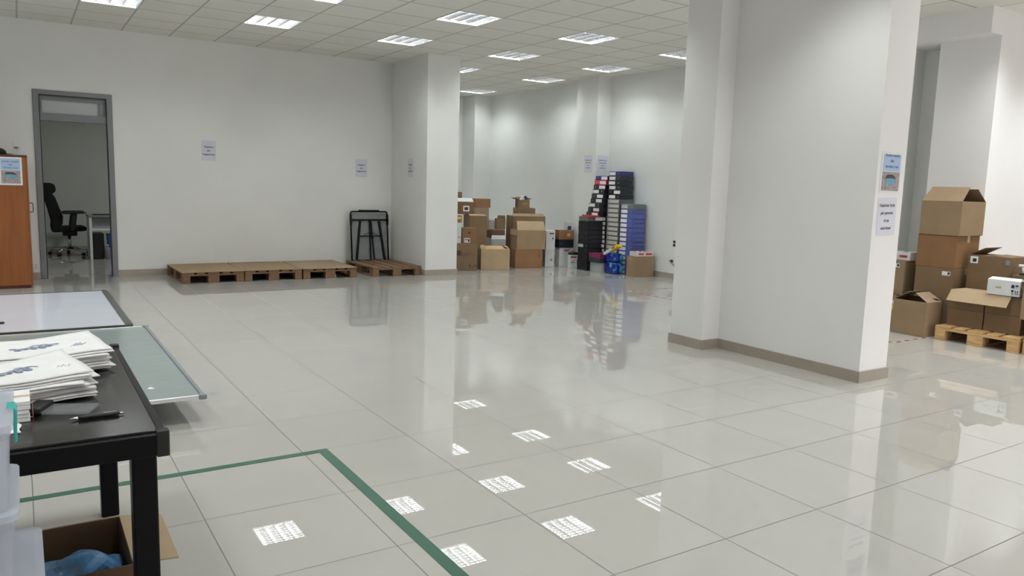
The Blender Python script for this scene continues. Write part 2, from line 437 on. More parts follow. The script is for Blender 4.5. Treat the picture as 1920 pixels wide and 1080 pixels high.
# ------------------------------------------------------------------ pallets
def make_pallet(Wd=.8, L=1.2, tone='old'):
    """front edge (0.8 m) along local -y, origin at the middle of the footprint on the floor"""
    r = thing('pallet', 'wooden pallet', 'pallet', group='wooden pallets')
    m = wood(tone)
    bw = [.145, .1, .145, .1, .145] if Wd > .75 else [.12]*5
    gap = (Wd-sum(bw))/4; x = -Wd/2
    for k in range(5):
        MB().box(x, -L/2, .122, x+bw[k], L/2, .144).build('deck_board', m, r, bevel=.002, seg=1); x += bw[k]+gap
    for y in (-L/2, -.0725, L/2-.145):
        MB().box(-Wd/2, y, .1, Wd/2, y+.145, .122).build('cross_board', m, r, bevel=.002, seg=1)
        for xx, w_ in ((-Wd/2, .1), (-.0725, .145), (Wd/2-.1, .1)):
            MB().box(xx, y, .022, xx+w_, y+.145, .1).build('block', m, r, bevel=.003, seg=1)
    for xx, w_ in ((-Wd/2, .1), (-.0725, .145), (Wd/2-.1, .1)):
        MB().box(xx, -L/2, 0, xx+w_, L/2, .022).build('runner', m, r, bevel=.002, seg=1)
    return r
pal = make_pallet(.8, 1.14, 'old')
def place_pallet(p, loc, rz, label, first=False, group='wooden pallets'):
    if first: p.location = loc; p.rotation_euler = (0, 0, rz); p['label'] = label; return p
    return dup(p, loc, rz, label, group)
PY = 11.43
place_pallet(pal, (2.182, PY, 0), math.radians(.6), 'wooden pallet under a cardboard sheet, nearest the office door', True)
place_pallet(pal, (3.004, PY, 0), math.radians(-.4), 'wooden pallet under a cardboard sheet, middle of the row of three')
place_pallet(pal, (3.83, PY-.02, 0), math.radians(-1.2), 'wooden pallet under a ragged cardboard sheet, next to the bare pallet')
place_pallet(pal, (4.86, 11.355, 0), 0, 'bare weathered wooden pallet in the corner carrying the folded black stand')
# sheets of cardboard lying on three pallets
def sheet(name, label, cx, cy, z, w_, d_, rz, tone, ragged=0):
    n = 14; vs, fs = [], []
    prof = []
    for i in range(n+1):
        prof.append((-w_/2+w_*i/n, -d_/2+(random.uniform(-ragged, ragged) if 0 < i < n else 0)))
    top = [(x, y, .006+.002*math.sin(i)) for i, (x, y) in enumerate(prof)]
    back = [(-w_/2+w_*i/n, d_/2, .006) for i in range(n+1)]
    vs = top+back+[(x, y, 0) for x, y, _ in top]+[(x, y, 0) for x, y, _ in back]
    N = n+1
    for i in range(n):
        fs += [(i, i+1, N+i+1, N+i), (2*N+i, 3*N+i, 3*N+i+1, 2*N+i+1), (i, 2*N+i, 2*N+i+1, i+1), (N+i, N+i+1, 3*N+i+1, 3*N+i)]
    fs += [(0, N, 3*N, 2*N), (n, 2*N+n, 3*N+n, N+n)]
    o = MB().add(vs, fs).build(name, card(tone))
    o.location = (cx, cy, z); o.rotation_euler = (0, 0, rz)
    return tag(o, label, 'cardboard sheet', 'cardboard sheets on the pallets')
sheet('cardboard_sheet', 'flat tan cardboard sheet on the pallet nearest the office door', 2.182, PY, .145, .81, 1.15, math.radians(.6), 'mid')
sheet('cardboard_sheet', 'flat tan cardboard sheet on the middle pallet of the row', 3.004, PY, .145, .81, 1.15, math.radians(-.4), 'mid')
sheet('cardboard_sheet', 'greyish cardboard sheet with a ragged front edge on the third pallet', 3.83, PY-.02, .145, .81, 1.16, math.radians(-1.2), 'grey', .012)
# pallets carrying the two boards lying on the left
pb = make_pallet(.8, 1.2, 'brown')
place_pallet(pb, (-.085, 5.32, 0), 0, 'brown wooden pallet propping up the grey board on the left', True, 'pallets under the boards')
pb['group'] = 'pallets under the boards'
place_pallet(pb, (-.085, 6.56, 0), 0, 'brown wooden pallet under the far end of the grey board', False, 'pallets under the boards')
place_pallet(pb, (-.085, 8.2, 0), 0, 'brown wooden pallet under the white board lying near the cabinet', False, 'pallets under the boards')
# pallets on the right
pn = make_pallet(.78, 1.2, 'new')
place_pallet(pn, (8.42, 3.725, 0), -PI/2, 'pale new wooden pallet carrying cardboard boxes right of the broad pillar', True)
place_pallet(pn, (8.45, 2.92, 0), -PI/2, 'pale wooden pallet cut off by the right edge of the picture')

# ------------------------------------------------------------------ cardboard boxes
def flap_mesh(L, dep, t=.004, taper=.012):
    """a flap hinged along local x at the origin, lying in +y (folded flat outward it points to +y)"""
    return MB().prism([(-L/2, 0), (L/2, 0), (L/2-taper, dep), (-L/2+taper, dep)], 'z', -t/2, t/2)
def carton(name, label, L, w_, d_, h, rot, z0=0, tone='mid', flaps=None, tape=True, stickers=(), prints=(), cat='box', group=None, side_tone=None, inner=None, flap_tone=None, R=None):
    """L: front-left bottom corner (x,y) as seen by someone facing the front; the box runs w_ to the right and d_ back.
    flaps: dict side-> angle from straight up (positive folds outward, negative inward); missing = no such flap; None = closed box"""
    t = math.radians(rot)
    ex, ey = Vector((math.cos(t), math.sin(t))), Vector((-math.sin(t), math.cos(t)))
    c = Vector(L)+ex*w_/2+ey*d_/2
    r = thing(name, label, cat, (c.x, c.y, z0), t, group)
    W2, D2, th = w_/2, d_/2, .005
    m = card(tone)
    if flaps is None:
        MB().box(-W2, -D2, 0, W2, D2, h-.005).build('body', m, r, bevel=.004)
        # two top flaps meeting at the middle
        MB().box(-W2+.001, -D2+.001, h-.005, W2-.001, -.0015, h).build('flap', m, r)
        MB().box(-W2+.001, .0015, h-.005, W2-.001, D2-.001, h).build('flap', m, r)
        if tape:
            MB().prism([(-W2-.0012, h-.07), (-W2-.0012, h+.0012), (W2+.0012, h+.0012), (W2+.0012, h-.07), (W2+.0002, h-.07), (W2+.0002, h+.0002), (-W2-.0002, h+.0002), (-W2-.0002, h-.07)], 'y', -.024, .024).build('tape', M['tape'], r)
    else:
        q = [(-1, -1), (1, -1), (1, 1), (-1, 1)]
        vs = [(x*W2, y*D2, 0) for x, y in q]+[(x*W2, y*D2, h) for x, y in q]+[(x*(W2-th), y*(D2-th), h) for x, y in q]+[(x*(W2-th), y*(D2-th), th) for x, y in q]
        fs = [(3, 2, 1, 0), (12, 13, 14, 15)]
        for k in range(4):
            n = (k+1) % 4
            fs += [(k, n, 4+n, 4+k), (4+k, 4+n, 8+n, 8+k), (8+k, 8+n, 12+n, 12+k)]
        MB().add(vs, fs).build('body', m, r, bevel=.0025, seg=1)
        for side, spec in flaps.items():
            ang, dep = spec if isinstance(spec, tuple) else (spec, None)
            Ln = w_ if side in ('front', 'back') else d_
            dep = dep or (d_ if side in ('front', 'back') else w_)*.48
            o = flap_mesh(Ln-.006, dep).build('flap', card(flap_tone or tone), r)
            base = {'front': (0, -D2+.003, PI), 'back': (0, D2-.003, 0), 'left': (-W2+.003, 0, PI/2), 'right': (W2-.003, 0, -PI/2)}[side]
            o.matrix_local = T(base[0], base[1], h) @ RX(base[2], 4, 'Z') @ RX(math.radians(90-ang), 4, 'X')
    def face(side, u, v, off=.0016):
        if side == 'front': return (-W2+u*w_, -D2-off, v*h), (PI/2, 0, 0)
        if side == 'left': return (-W2-off, D2-u*d_, v*h), (PI/2, 0, -PI/2)
        if side == 'right': return (W2+off, -D2+u*d_, v*h), (PI/2, 0, PI/2)
        return (-W2+u*w_, -D2+v*d_, h+off), (0, 0, 0)
    for st in stickers:
        side, u, v, sw, sh, mm = st[:6]
        p, e = face(side, u, v)
        o = MB().box(-sw/2, -sh/2, -.0008, sw/2, sh/2, .0008).build('shipping_label', mm, r); o.location = p; o.rotation_euler = e
        if len(st) > 6:
            for (a0, b0, a1, b1) in st[6]:
                MB().box(a0*sw-sw/2, b0*sh-sh/2, .0009, a1*sw-sw/2, b1*sh-sh/2, .0014).build('print', M['ink'], o)
    for pr in prints:
        side, u, v, kind, s, mm = pr
        p, e = face(side, u, v)
        o = PICT[kind](s).build('printed_symbol', mm, r); o.location = p; o.rotation_euler = e
    return r
# printed pictograms (flat)
def _glass(s):
    return MB().prism([(-.3*s, .5*s), (.3*s, .5*s), (.22*s, .1*s), (.05*s, -.02*s), (.05*s, -.35*s), (.25*s, -.5*s), (-.25*s, -.5*s), (-.05*s, -.35*s), (-.05*s, -.02*s), (-.22*s, .1*s)], 'z', 0, .0006)
def _arrows(s):
    mb = MB()
    for x in (-.25*s, .25*s):
        mb.prism([(x-.07*s, -.3*s), (x+.07*s, -.3*s), (x+.07*s, .15*s), (x+.2*s, .15*s), (x, .5*s), (x-.2*s, .15*s), (x-.07*s, .15*s)], 'z', 0, .0006)
    mb.box(-.5*s, -.5*s, 0, .5*s, -.4*s, .0006)
    return mb
def _umbrella(s):
    pts = [(.5*s*math.cos(a), .05*s+.42*s*math.sin(a)) for a in [PI*k/8 for k in range(9)]]
    return MB().prism(pts+[(-.05*s, .05*s), (-.05*s, -.5*s), (.05*s, -.5*s), (.05*s, .05*s)], 'z', 0, .0006)
def _hand(s):
    return MB().prism([(-.4*s, -.5*s), (.4*s, -.5*s), (.4*s, .2*s), (.1*s, .5*s), (-.1*s, .5*s), (-.4*s, .2*s)], 'z', 0, .0006)
def _bars(s):
    mb = MB()
    for k, l in enumerate((.8, 1, .6)): mb.box(-.5*s, .12*s-.12*s*k, 0, -.5*s+l*s, .15*s-.12*s*k, .0006)
    return mb
def _square(s): return MB().box(-.5*s, -.5*s, 0, .5*s, .5*s, .0006)
def _band(s): return MB().box(-.5*s, -.14*s, 0, .5*s, .14*s, .0006)
PICT = dict(glass=_glass, arrows=_arrows, umbrella=_umbrella, hand=_hand, bars=_bars, square=_square, band=_band)
LBL = [(.08, .6, .55, .8), (.08, .3, .4, .4), (.62, .2, .92, .8)]
WP = M['white_plastic']

# --- boxes of the rear bay, behind the wall stub (left to right)
G1 = 'cardboard boxes in the rear bay'
carton('cardboard_box', 'brown box printed with small fragile symbols, on floor beside the wall stub', (6.036, 11.19), .415, .40, .447, -20, 0, 'dark', prints=[
    ('front', .24, .66, 'square', .085, M['darkbrown']), ('front', .62, .60, 'bars', .2, M['darkbrown']), ('front', .7, .17, 'glass', .05, M['ink']), ('front', .82, .15, 'arrows', .045, M['darkbrown']), ('front', .94, .17, 'umbrella', .045, M['ink'])], group=G1)
carton('cardboard_box', 'tall narrow white box on the symbol box, touching the wall stub', (6.081, 11.291), .149, .2, .345, -20, .448, 'white', tape=False, prints=[('front', .8, .3, 'band', .05, M['capgrey'])], group=G1)
carton('cardboard_box', 'small brown box with a yellow label on top of the narrow white box', (6.107, 11.34), .155, .2, .115, -20, .794, 'orange', tape=False, stickers=[('front', .7, .66, .06, .04, M['yellow'])], group=G1)
carton('cardboard_box', 'orange-brown box with a white label at its lower left, on the symbol box', (6.237, 11.235), .249, .2, .258, -20, .448, 'orange', stickers=[('front', .34, .2, .1, .075, WP, LBL)], prints=[('front', .48, .7, 'square', .04, M['darkbrown'])], group=G1)
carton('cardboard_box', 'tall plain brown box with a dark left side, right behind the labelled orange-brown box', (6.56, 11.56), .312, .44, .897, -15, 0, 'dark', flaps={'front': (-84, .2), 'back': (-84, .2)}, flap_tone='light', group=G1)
carton('cardboard_box', 'grey-brown open box with white label and white folded flap, near top of left pile', (6.38, 11.845), .368, .34, .215, -20, .915, 'umber', flaps={'front': (-66, .15)}, flap_tone='white', stickers=[('front', .64, .45, .11, .1, WP, [(.2, .25, .8, .75)])], group=G1)  # carton in one even brown tone, flap white
carton('cardboard_box', 'topmost small brown box of the pile beside the wall stub', (6.475, 12.06), .176, .14, .16, -20, 1.132, 'orange', tape=True, group=G1)
carton('cardboard_box', 'small brown box with dark open left end, topmost behind tall plain box', (7.09, 12.3), .30, .3, .165, -10, 1.014, 'orange', stickers=[('left', .5, .6, .06, .05, WP)], group=G1)
carton('cardboard_box', 'brown box with dark right edge, directly under the small dark-ended box', (7.075, 12.27), .27, .36, .412, -10, .6, 'grey', prints=[('front', .5, .8, 'bars', .09, M['darkbrown'])], group=G1)
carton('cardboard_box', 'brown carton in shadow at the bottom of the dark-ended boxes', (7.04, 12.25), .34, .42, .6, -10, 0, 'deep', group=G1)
carton('cardboard_box', 'light tan box with its top flaps ajar, standing alone in front on the floor', (6.546, 11.125), .50, .4, .355, -20, 0, 'light', flaps={'front': (-78, .2), 'back': (-80, .2), 'left': (-60, .1), 'right': (-60, .1)}, flap_tone='inside', group=G1)
carton('cardboard_box', 'orange-brown box on the floor beneath the big open-flapped box', (7.279, 11.185), .50, .42, .333, -17, 0, 'orange', prints=[('front', .88, .65, 'square', .025, M['darkbrown'])], tape=True, group=G1)
carton('cardboard_box', 'big tan box with a tall front flap standing up, on the orange-brown box', (7.30, 11.18), .522, .42, .335, -17, .334, 'mid', flaps={'front': (-32, .18), 'left': (172, .1), 'back': (165, .15), 'right': (172, .1)}, flap_tone='light', group=G1)
carton('cardboard_box', 'wide brown box with a curled flap, behind the big open-flapped box', (7.60, 11.78), .62, .46, .885, -16, 0, 'dark', flaps={'front': (-70, .13), 'left': (-86, .05)}, flap_tone='mid', group=G1)
carton('cardboard_box', 'brown box with a shaded left side, second from the top of the middle pile', (7.80, 11.93), .34, .3, .14, -14, .888, 'dark', group=G1)
tb = carton('cardboard_box', 'small open box stuffed with white and black wrapping, topmost of the middle pile', (7.85, 11.99), .215, .2, .15, -12, 1.03, 'dark', flaps={'left': (70, .1), 'right': (50, .05), 'back': (40, .06)}, flap_tone='deep', prints=[('front', .6, .5, 'bars', .11, M['yellow'])], group=G1)
carton('cardboard_box', 'small brown box right beside the wide box, on the low boxes', (7.30, 11.87), .165, .2, .2, -20, .635, 'dark', flaps={'front': (10, .06)}, group=G1)
carton('cardboard_box', 'small flat brown box beneath the small box left of the wide one', (7.15, 11.78), .24, .26, .15, -20, .4835, 'deep', group=G1)
pbx = carton('cardboard_box', 'low white-grey box with a white flap, between the tan and the open-flapped boxes', (7.04, 11.62), .265, .42, .482, -20, 0, 'greywhite', flaps={'front': (-20, .07)}, flap_tone='white', group=G1)
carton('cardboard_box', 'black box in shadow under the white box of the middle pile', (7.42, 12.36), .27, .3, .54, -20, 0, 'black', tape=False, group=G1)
carton('cardboard_box', 'white box with blue print and open top at the back of the middle pile', (7.43, 12.36), .24, .3, .24, -20, .54, 'white', flaps={'front': (-60, .1), 'back': (10, .05)}, flap_tone='white', prints=[('front', .6, .55, 'bars', .09, M['navy'])], group=G1)
carton('cardboard_box', 'lower of two white boxes right of the orange-brown box, on the floor', (7.93, 11.20), .165, .24, .325, -22, 0, 'white', tape=False, prints=[('front', .7, .4, 'square', .04, M['capgrey'])], group=G1)
carton('cardboard_box', 'upper of two white boxes right of the big open-flapped box', (7.95, 11.215), .165, .24, .325, -22, .325, 'white', tape=False, prints=[('front', .75, .55, 'glass', .05, M['ink']), ('front', .6, .85, 'band', .08, M['navy'])], group=G1)
# crumpled wrapping in the topmost open box
def crumple(name, m, parent, c, s, seed, amp=.3):
    rnd = random.Random(seed); bm = bmesh.new(); bmesh.ops.create_icosphere(bm, subdivisions=4, radius=1)
    dirs = [(Vector((rnd.uniform(-1, 1), rnd.uniform(-1, 1), rnd.uniform(-1, 1))).normalized(), rnd.uniform(-amp, amp)) for _ in range(44)]
    for v in bm.verts:
        k = 1+sum(a*max(0, v.co.normalized().dot(d))**14 for d, a in dirs)
        v.co = Vector((v.co.x*s[0]*k, v.co.y*s[1]*k, v.co.z*s[2]*k))+Vector(c)
    me = bpy.data.meshes.new(name); bm.to_mesh(me); bm.free(); me.materials.append(m)
    o = bpy.data.objects.new(name, me); C.objects.link(o); o.parent = parent
    return o
w1 = crumple('wrapping_paper', M['white_plastic'], None, (7.955, 12.05, 1.19), (.045, .045, .06), 3)
tag(w1, 'crumpled white wrapping sticking out of the topmost small box', 'wrapping')
w2 = crumple('plastic_wrap', M['blackplastic'], None, (8.06, 12.07, 1.19), (.03, .05, .055), 5)
tag(w2, 'crumpled black plastic beside the white wrapping in the topmost small box', 'wrapping')
# --- boxes by the column
G2 = 'boxes beside the right column'
carton('white_box', 'white box with a red label on the floor under the black box, by the column', (8.245, 11.20), .24, .18, .34, -8, 0, 'white', tape=False, side_tone='greywhite', prints=[('front', .6, .85, 'band', .1, M['red'])], group=G2)
carton('black_box', 'flat black box with pale lettering on the white box by the column', (8.215, 11.195), .30, .2, .15, -12, .34, 'black', tape=False, prints=[('front', .2, .5, 'bars', .06, M['capgrey'])], group=G2)
carton('cardboard_box', 'brown box with an orange strip on top of the black box by the column', (8.22, 11.20), .30, .2, .17, -12, .49, 'orange', tape=False, prints=[('front', .65, .5, 'square', .06, M['band'])], group=G2)
carton('blue_box', 'small blue and white box on the brown box by the column', (8.42, 11.25), .12, .1, .15, -12, .66, 'white', tape=False, prints=[('front', .5, .25, 'square', .07, M['navy'])], group=G2)
wb2 = carton('white_box', 'white box with red label and grey print, left of the black binder stack', (8.27, 10.97), .2, .16, .235, -32, 0, 'white', tape=False, prints=[('front', .5, .82, 'band', .1, M['red']), ('front', .45, .35, 'umbrella', .07, M['capgrey']), ('front', .6, .55, 'bars', .08, M['capgrey'])], group=G2)
bb = crumple('black_bag', M['blackplastic'], None, (8.385, 10.98, .262), (.1, .07, .036), 9, .25); tag(bb, 'limp black bag lying on the white box left of the binders', 'bag')

# ------------------------------------------------------------------ lever arch binders
ORD = ['topmost', 'second from the top', 'third from the top', 'fourth from the top', 'fifth from the top', 'sixth from the top', 'seventh from the top', 'eighth from the top', 'ninth from the top', 'tenth from the top',
       'eleventh from the top', 'twelfth from the top', 'thirteenth from the top', 'fourteenth from the top', 'fifteenth from the top', 'sixteenth from the top', 'seventeenth from the top', 'eighteenth from the top',
       'nineteenth from the top', 'twentieth from the top', 'twenty-first from the top', 'twenty-second from the top', 'twenty-third from the top']
def bmat(n, col, r=.45): return mat(n, srgb(*col), r, noise=.1, scale=12)
BM = dict(black=bmat('black_binder', (20, 22, 30)), navy=bmat('navy_binder', (36, 42, 96)), blue=bmat('blue_binder', (72, 84, 150), .3), grey=bmat('grey_binder', (96, 96, 92)), red=bmat('red_binder', (188, 40, 60)),
          maroon=bmat('maroon_binder', (104, 30, 62)), green=bmat('dark_green_binder', (28, 48, 50)))
LM = dict(white=bmat('white_spine_label', (238, 240, 242)), pale=bmat('pale_grey_spine_label', (186, 186, 182)), wide=bmat('light_grey_spine', (196, 196, 192)))
def make_binder(colour, lab, label_side='left', th=.078):
    """lies flat, spine towards local -x, length along y; origin under its middle"""
    r = thing('lever_arch_binder', 'binder', 'binder')
    D, L = .285, .318
    # cover: a C of two boards and a rounded spine, in one piece
    prof = []
    for k in range(5):
        a = PI/2+PI/2*k/4
        prof.append((-D/2+.008+.008*math.cos(a), th-.008+.008*math.sin(a)))
    for k in range(5):
        a = PI+PI/2*k/4
        prof.append((-D/2+.008+.008*math.cos(a), .008+.008*math.sin(a)))
    prof += [(D/2, 0), (D/2, .003), (-D/2+.006, .006), (-D/2+.006, th-.006), (D/2, th-.003), (D/2, th)]
    MB().prism(prof, 'y', -L/2, L/2).build('cover', BM[colour], r)
    MB().box(-D/2+.012, -L/2+.004, .006, D/2-.006, L/2-.004, th-.006).build('file_block', BM[colour], r)
    if lab:
        y0 = {'left': -.01, 'right': -.15, 'wide': -.14}[label_side]; w_ = {'left': .16, 'right': .16, 'wide': .27}[label_side]
        MB().box(-D/2-.0012, y0, .012, -D/2+.0005, y0+w_, th-.012).build('spine_label', LM[lab], r)
        yr = -.09 if label_side == 'left' else .1
        MB().lathe([(.012, -.001), (.012, .0014), (.008, .0014), (.008, -.001)], 12, mx=T(-D/2-.0005, yr, th/2) @ RX(-PI/2, 4, 'Y')).build('finger_ring', M['chrome'], r)
    return r
BP = {}
def binder(kind, x, y, z, rz, label, group):
    """x: spine face, y: middle, z: underside"""
    c, s = math.cos(rz), math.sin(rz)
    loc = (x+.1425*c, y+.1425*s, z)
    if kind not in BP:
        o = BP[kind] = make_binder(*kind); o.location = loc; o.rotation_euler = (0, 0, rz); o['label'] = label; o['group'] = group
    else: o = dup(BP[kind], loc, rz, label, group)
    return o
TH = .0785
def J(a): return random.uniform(-a, a)
# middle stack: black above grey
n2 = 22
for k in range(n2):
    z = k*TH; i = n2-1-k
    if i < 6:
        kind = ('navy' if i == 0 else 'black', 'white', 'right' if i == 4 else 'left', .078); words = ('navy' if i == 0 else 'black')+' binder with white spine label'
    else:
        kind = ('grey', 'wide', 'wide', .078); words = 'grey binder with light spine'
    binder(kind, 8.60+J(.006)-(.012*(i >= 6)), 10.16+J(.006), z, J(.015), f'{words}, {ORD[i]} of the tallest stack', 'binders of the tallest middle stack')
# left stack: leans forward, lower part hidden behind the shorter stacks
n1 = 21
for k in range(n1):
    z = k*TH; i = n1-1-k
    if z < .94: x = 8.61
    else: x = 8.43+.165*(z-.94)/.62
    kind = ('red' if i == 1 else ('navy' if i == 0 else 'black'), 'white', 'left' if i in (3, 6) else 'right', .078)
    binder(kind, min(x, 8.6)+J(.008), 10.52+J(.006), z, J(.02), f"{'red' if i == 1 else ('navy' if i == 0 else 'black')} lever arch binder, {ORD[i]} of the leaning stack by the column", 'binders of the leaning left stack')
# right stack: blue with one grey on top
n3 = 15
for k in range(n3):
    z = k*TH; i = n3-1-k
    kind = ('grey' if i == 0 else 'blue', 'pale' if i == 0 else 'white', 'left', .078)
    binder(kind, 8.60+J(.004), 9.815+J(.004), z, J(.01), f"{'grey' if i == 0 else 'blue'} lever arch binder, {ORD[i]} of the blue right-hand stack", 'binders of the blue stack')
bf = MB().box(-.13, -.15, 0, .13, .15, .006).build('plastic_folder', M['bluebag'], None, bevel=.002); bf.location = (8.74, 9.815, n3*TH+.0005); bf.rotation_euler = (0, 0, .06)
tag(bf, 'thin shiny blue folder lying on the blue right-hand binder stack', 'folder')
# short front stack: spines face the room's near end, one turned towards the door
for k in range(12):
    z = k*TH; i = 11-k
    if i == 0: kind = ('grey', 'white', 'right', .078); wd = 'dark grey binder with a white label'
    elif i == 6: kind = ('black', 'pale', 'left', .078); wd = 'black binder with pale label'
    else: kind = ('black', None, 'left', .078); wd = 'plain black binder'
    lab = f'{wd}, {ORD[i]} of the short stack under red folder'
    if i == 6: binder(kind, 8.275, 10.56, z, 0, lab, 'binders of the short stack')
    else: binder(kind, 8.43+J(.004), 10.425+J(.004), z, PI/2+J(.015), lab, 'binders of the short stack')
Z0 = .165
carton('white_box', 'plain white box on the floor under the maroon binder', (8.325, 10.40), .29, .23, Z0, -90, 0, 'greywhite', tape=False, group=G2)
binder(('green', None, 'left', .078), 8.285, 10.245, Z0+.001, 0, 'dark green binder lying on the white box under the maroon binder', None)
binder(('maroon', None, 'left', .078), 8.28, 10.24, Z0+.001+TH, 0, 'maroon binder lying on the dark green binder above the white box', None)
o = MB().prism([(-.085, 0), (.068, 0), (.068, .022), (-.085, .03)], 'y', -.145, .135).build('red_folder', BM['red'], None, bevel=.003)
o.location = (8.355, 10.47, 12*TH+.0005); o.rotation_euler = (0, 0, .05)
tag(o, 'bright red folder lying on top of the short front binder stack', 'folder')

# plastic-wrapped blue packs, slanted white and yellow pack, brown box with tray
def patch_mat(name, a, b, sc):
    m = mat(name, a, .22); nt = m.node_tree; bs = nt.nodes['Principled BSDF']
    tc = nt.nodes.new('ShaderNodeTexCoord'); n = nt.nodes.new('ShaderNodeTexNoise'); n.inputs['Scale'].default_value = sc
    cr = nt.nodes.new('ShaderNodeValToRGB'); cr.color_ramp.elements[0].color = a; cr.color_ramp.elements[1].color = b
    cr.color_ramp.elements[0].position = .53; cr.color_ramp.elements[1].position = .66
    nt.links.new(tc.outputs['Object'], n.inputs['Vector']); nt.links.new(n.outputs['Fac'], cr.inputs[0]); nt.links.new(cr.outputs[0], bs.inputs['Base Color'])
    return m
M['pack'] = patch_mat('blue_printed_film', srgb(16, 34, 130), srgb(70, 175, 205), 9)
def soft_pack(name, label, c, s, seed):
    rnd = random.Random(seed); bm = bmesh.new(); bmesh.ops.create_cube(bm, size=1)
    bmesh.ops.subdivide_edges(bm, edges=bm.edges[:], cuts=7, use_grid_fill=True)
    ph = [rnd.uniform(0, 6) for _ in range(6)]
    for v in bm.verts:
        p = v.co.copy(); q = 1-.10*(abs(p.x*2)**4+abs(p.y*2)**4+abs(p.z*2)**4)*.6
        k = .012*(math.sin(9*p.x+ph[0])+math.sin(11*p.y+ph[1])+math.sin(10*p.z+ph[2]))
        v.co = Vector((p.x*s[0]*q+k*.4, p.y*s[1]*q+k*.4, (p.z*q)*s[2]+k*.3))
    zmin = min(v.co.z for v in bm.verts)
    for v in bm.verts: v.co.z -= zmin
    for f_ in bm.faces: f_.smooth = True
    me = bpy.data.meshes.new(name); bm.to_mesh(me); bm.free(); me.materials.append(M['pack'])
    o = bpy.data.objects.new(name, me); C.objects.link(o); o.location = c
    return tag(o, label, 'pack', 'blue film packs')
soft_pack('film_pack', 'blue and cyan film-wrapped pack on the floor left of the brown box', (8.475, 9.94, 0), (.2, .3, .2), 1)
soft_pack('film_pack', 'upper blue and cyan film-wrapped pack under the slanted white and yellow box', (8.47, 9.93, .195), (.19, .29, .16), 2)
sl = thing('slanted_box', 'narrow white and yellow box lying slanted on the blue packs', 'box', (8.40, 9.90, .41))
sl.rotation_euler = (math.radians(-26), 0, 0)
MB().box(-.06, -.02, -.02, .06, .19, .025).build('white_end', M['white_plastic'], sl, bevel=.003)
MB().box(-.06, -.19, -.02, .06, -.02, .025).build('yellow_end', M['yellow'], sl, bevel=.003)
MB().box(-.0612, -.12, -.008, -.0602, -.06, .012).build('print', M['ink'], sl)
bxr = carton('cardboard_box', 'brown box on the floor right of the binder stacks, carrying a red-white tray', (8.46, 9.42), .40, .22, .335, -8, 0, 'mid', tape=True, group=G2)
carton('tray_box', 'shallow white tray box with red print and red contents on the brown box', (8.50, 9.425), .34, .19, .075, -8, .337, 'white', flaps={}, tape=False, prints=[('front', .3, .5, 'band', .1, M['red']), ('front', .75, .5, 'band', .12, M['red'])], group=G2)
for k, (dx, dy) in enumerate([(.07, .05), (.15, .08), (.23, .05), (.28, .10), (.1, .12)]):
    o = crumple('wrapped_sweet', M['red'] if k % 3 else M['white_plastic'], None, (8.50+dx, 9.425+dy, .395), (.035, .03, .025), 20+k)
    tag(o, 'small crinkled %s piece in the red-white tray box, %s' % ('red' if k % 3 else 'white', ['front left', 'middle', 'front right', 'back right', 'back left'][k]), 'packet', 'pieces in the tray box')

# ------------------------------------------------------------------ boxes right of the broad pillar (fronts face -x)
G3 = 'cardboard boxes right of the broad pillar'
def rbox(name, label, x, y_left, y_right, d_, z0, z1, tone, **k):
    return carton(name, label, (x, y_left), y_left-y_right, d_, z1-z0, -90, z0, tone, group=k.pop('group', G3), **k)
rbox('cardboard_box', 'bottom box of the tall stack, mostly hidden behind the open box', 8.10, 4.535, 4.13, .46, 0, .365, 'dark')
rbox('cardboard_box', 'third box down of the tall stack, with a white label at upper right', 8.10, 4.535, 4.125, .46, .366, .705, 'dark', stickers=[('front', .8, .84, .085, .042, WP, [(.68, .2, .95, .85)])])
rbox('cardboard_box', 'reddish brown second box from the top of the tall stack', 8.10, 4.54, 4.13, .45, .706, 1.045, 'orange')
rbox('cardboard_box', 'topmost box of the tall stack with its long flap leaning open', 8.09, 4.53, 4.11, .47, 1.046, 1.40, 'mid', flaps={'front': (-46, .21), 'back': (-50, .2)}, flap_tone='mid')
rbox('cardboard_box', 'brown box with a white label and trays on top, left of the tall stack', 8.10, 5.02, 4.655, .42, .362, .735, 'mid', stickers=[('front', .72, .86, .09, .045, WP, [(.68, .2, .95, .85)])])
rbox('cardboard_box', 'lowest box beside the pillar edge with a white and yellow label', 8.07, 5.06, 4.70, .45, 0, .36, 'mid', stickers=[('front', .86, .78, .08, .04, WP), ('front', .86, .62, .08, .06, M['yellow'])])
rbox('tray_box', 'white printed tray box with grey edge, on the labelled box, nearer the tall stack', 8.17, 4.80, 4.645, .2, .737, .825, 'white', flaps={}, tape=False, prints=[('front', .5, .5, 'band', .09, M['red'])])
rbox('tray_box', 'white printed tray box on the labelled box, cut by the pillar edge', 8.17, 4.99, 4.81, .2, .737, .825, 'white', flaps={}, tape=False, prints=[('front', .5, .5, 'umbrella', .05, M['ink'])])
rbox('cardboard_box', 'open-topped box with spread flaps on the floor, left of the pale pallet', 7.775, 4.555, 4.195, .285, 0, .36, 'mid', flaps={'left': (-58, .17), 'right': (-58, .16), 'back': (-70, .1)}, flap_tone='grey')
# on the pale pallet
zp = .1445
rbox('cardboard_box', 'low box at the left end of the pale pallet, lower tier', 7.965, 4.085, 3.738, .5, zp, .325, 'dark', tape=False)
rbox('cardboard_box', 'low box at the right end of the pale pallet, lower tier', 7.965, 3.728, 3.395, .5, zp, .325, 'dark', tape=False)
rbox('cardboard_box', 'upper low box at the left of the pale pallet, under the bent sheet', 7.96, 4.085, 3.738, .5, .326, .508, 'dark', tape=False)
rbox('cardboard_box', 'upper low box at the right of the pale pallet, under the white symbol box', 7.96, 3.728, 3.395, .5, .326, .508, 'dark', tape=False)
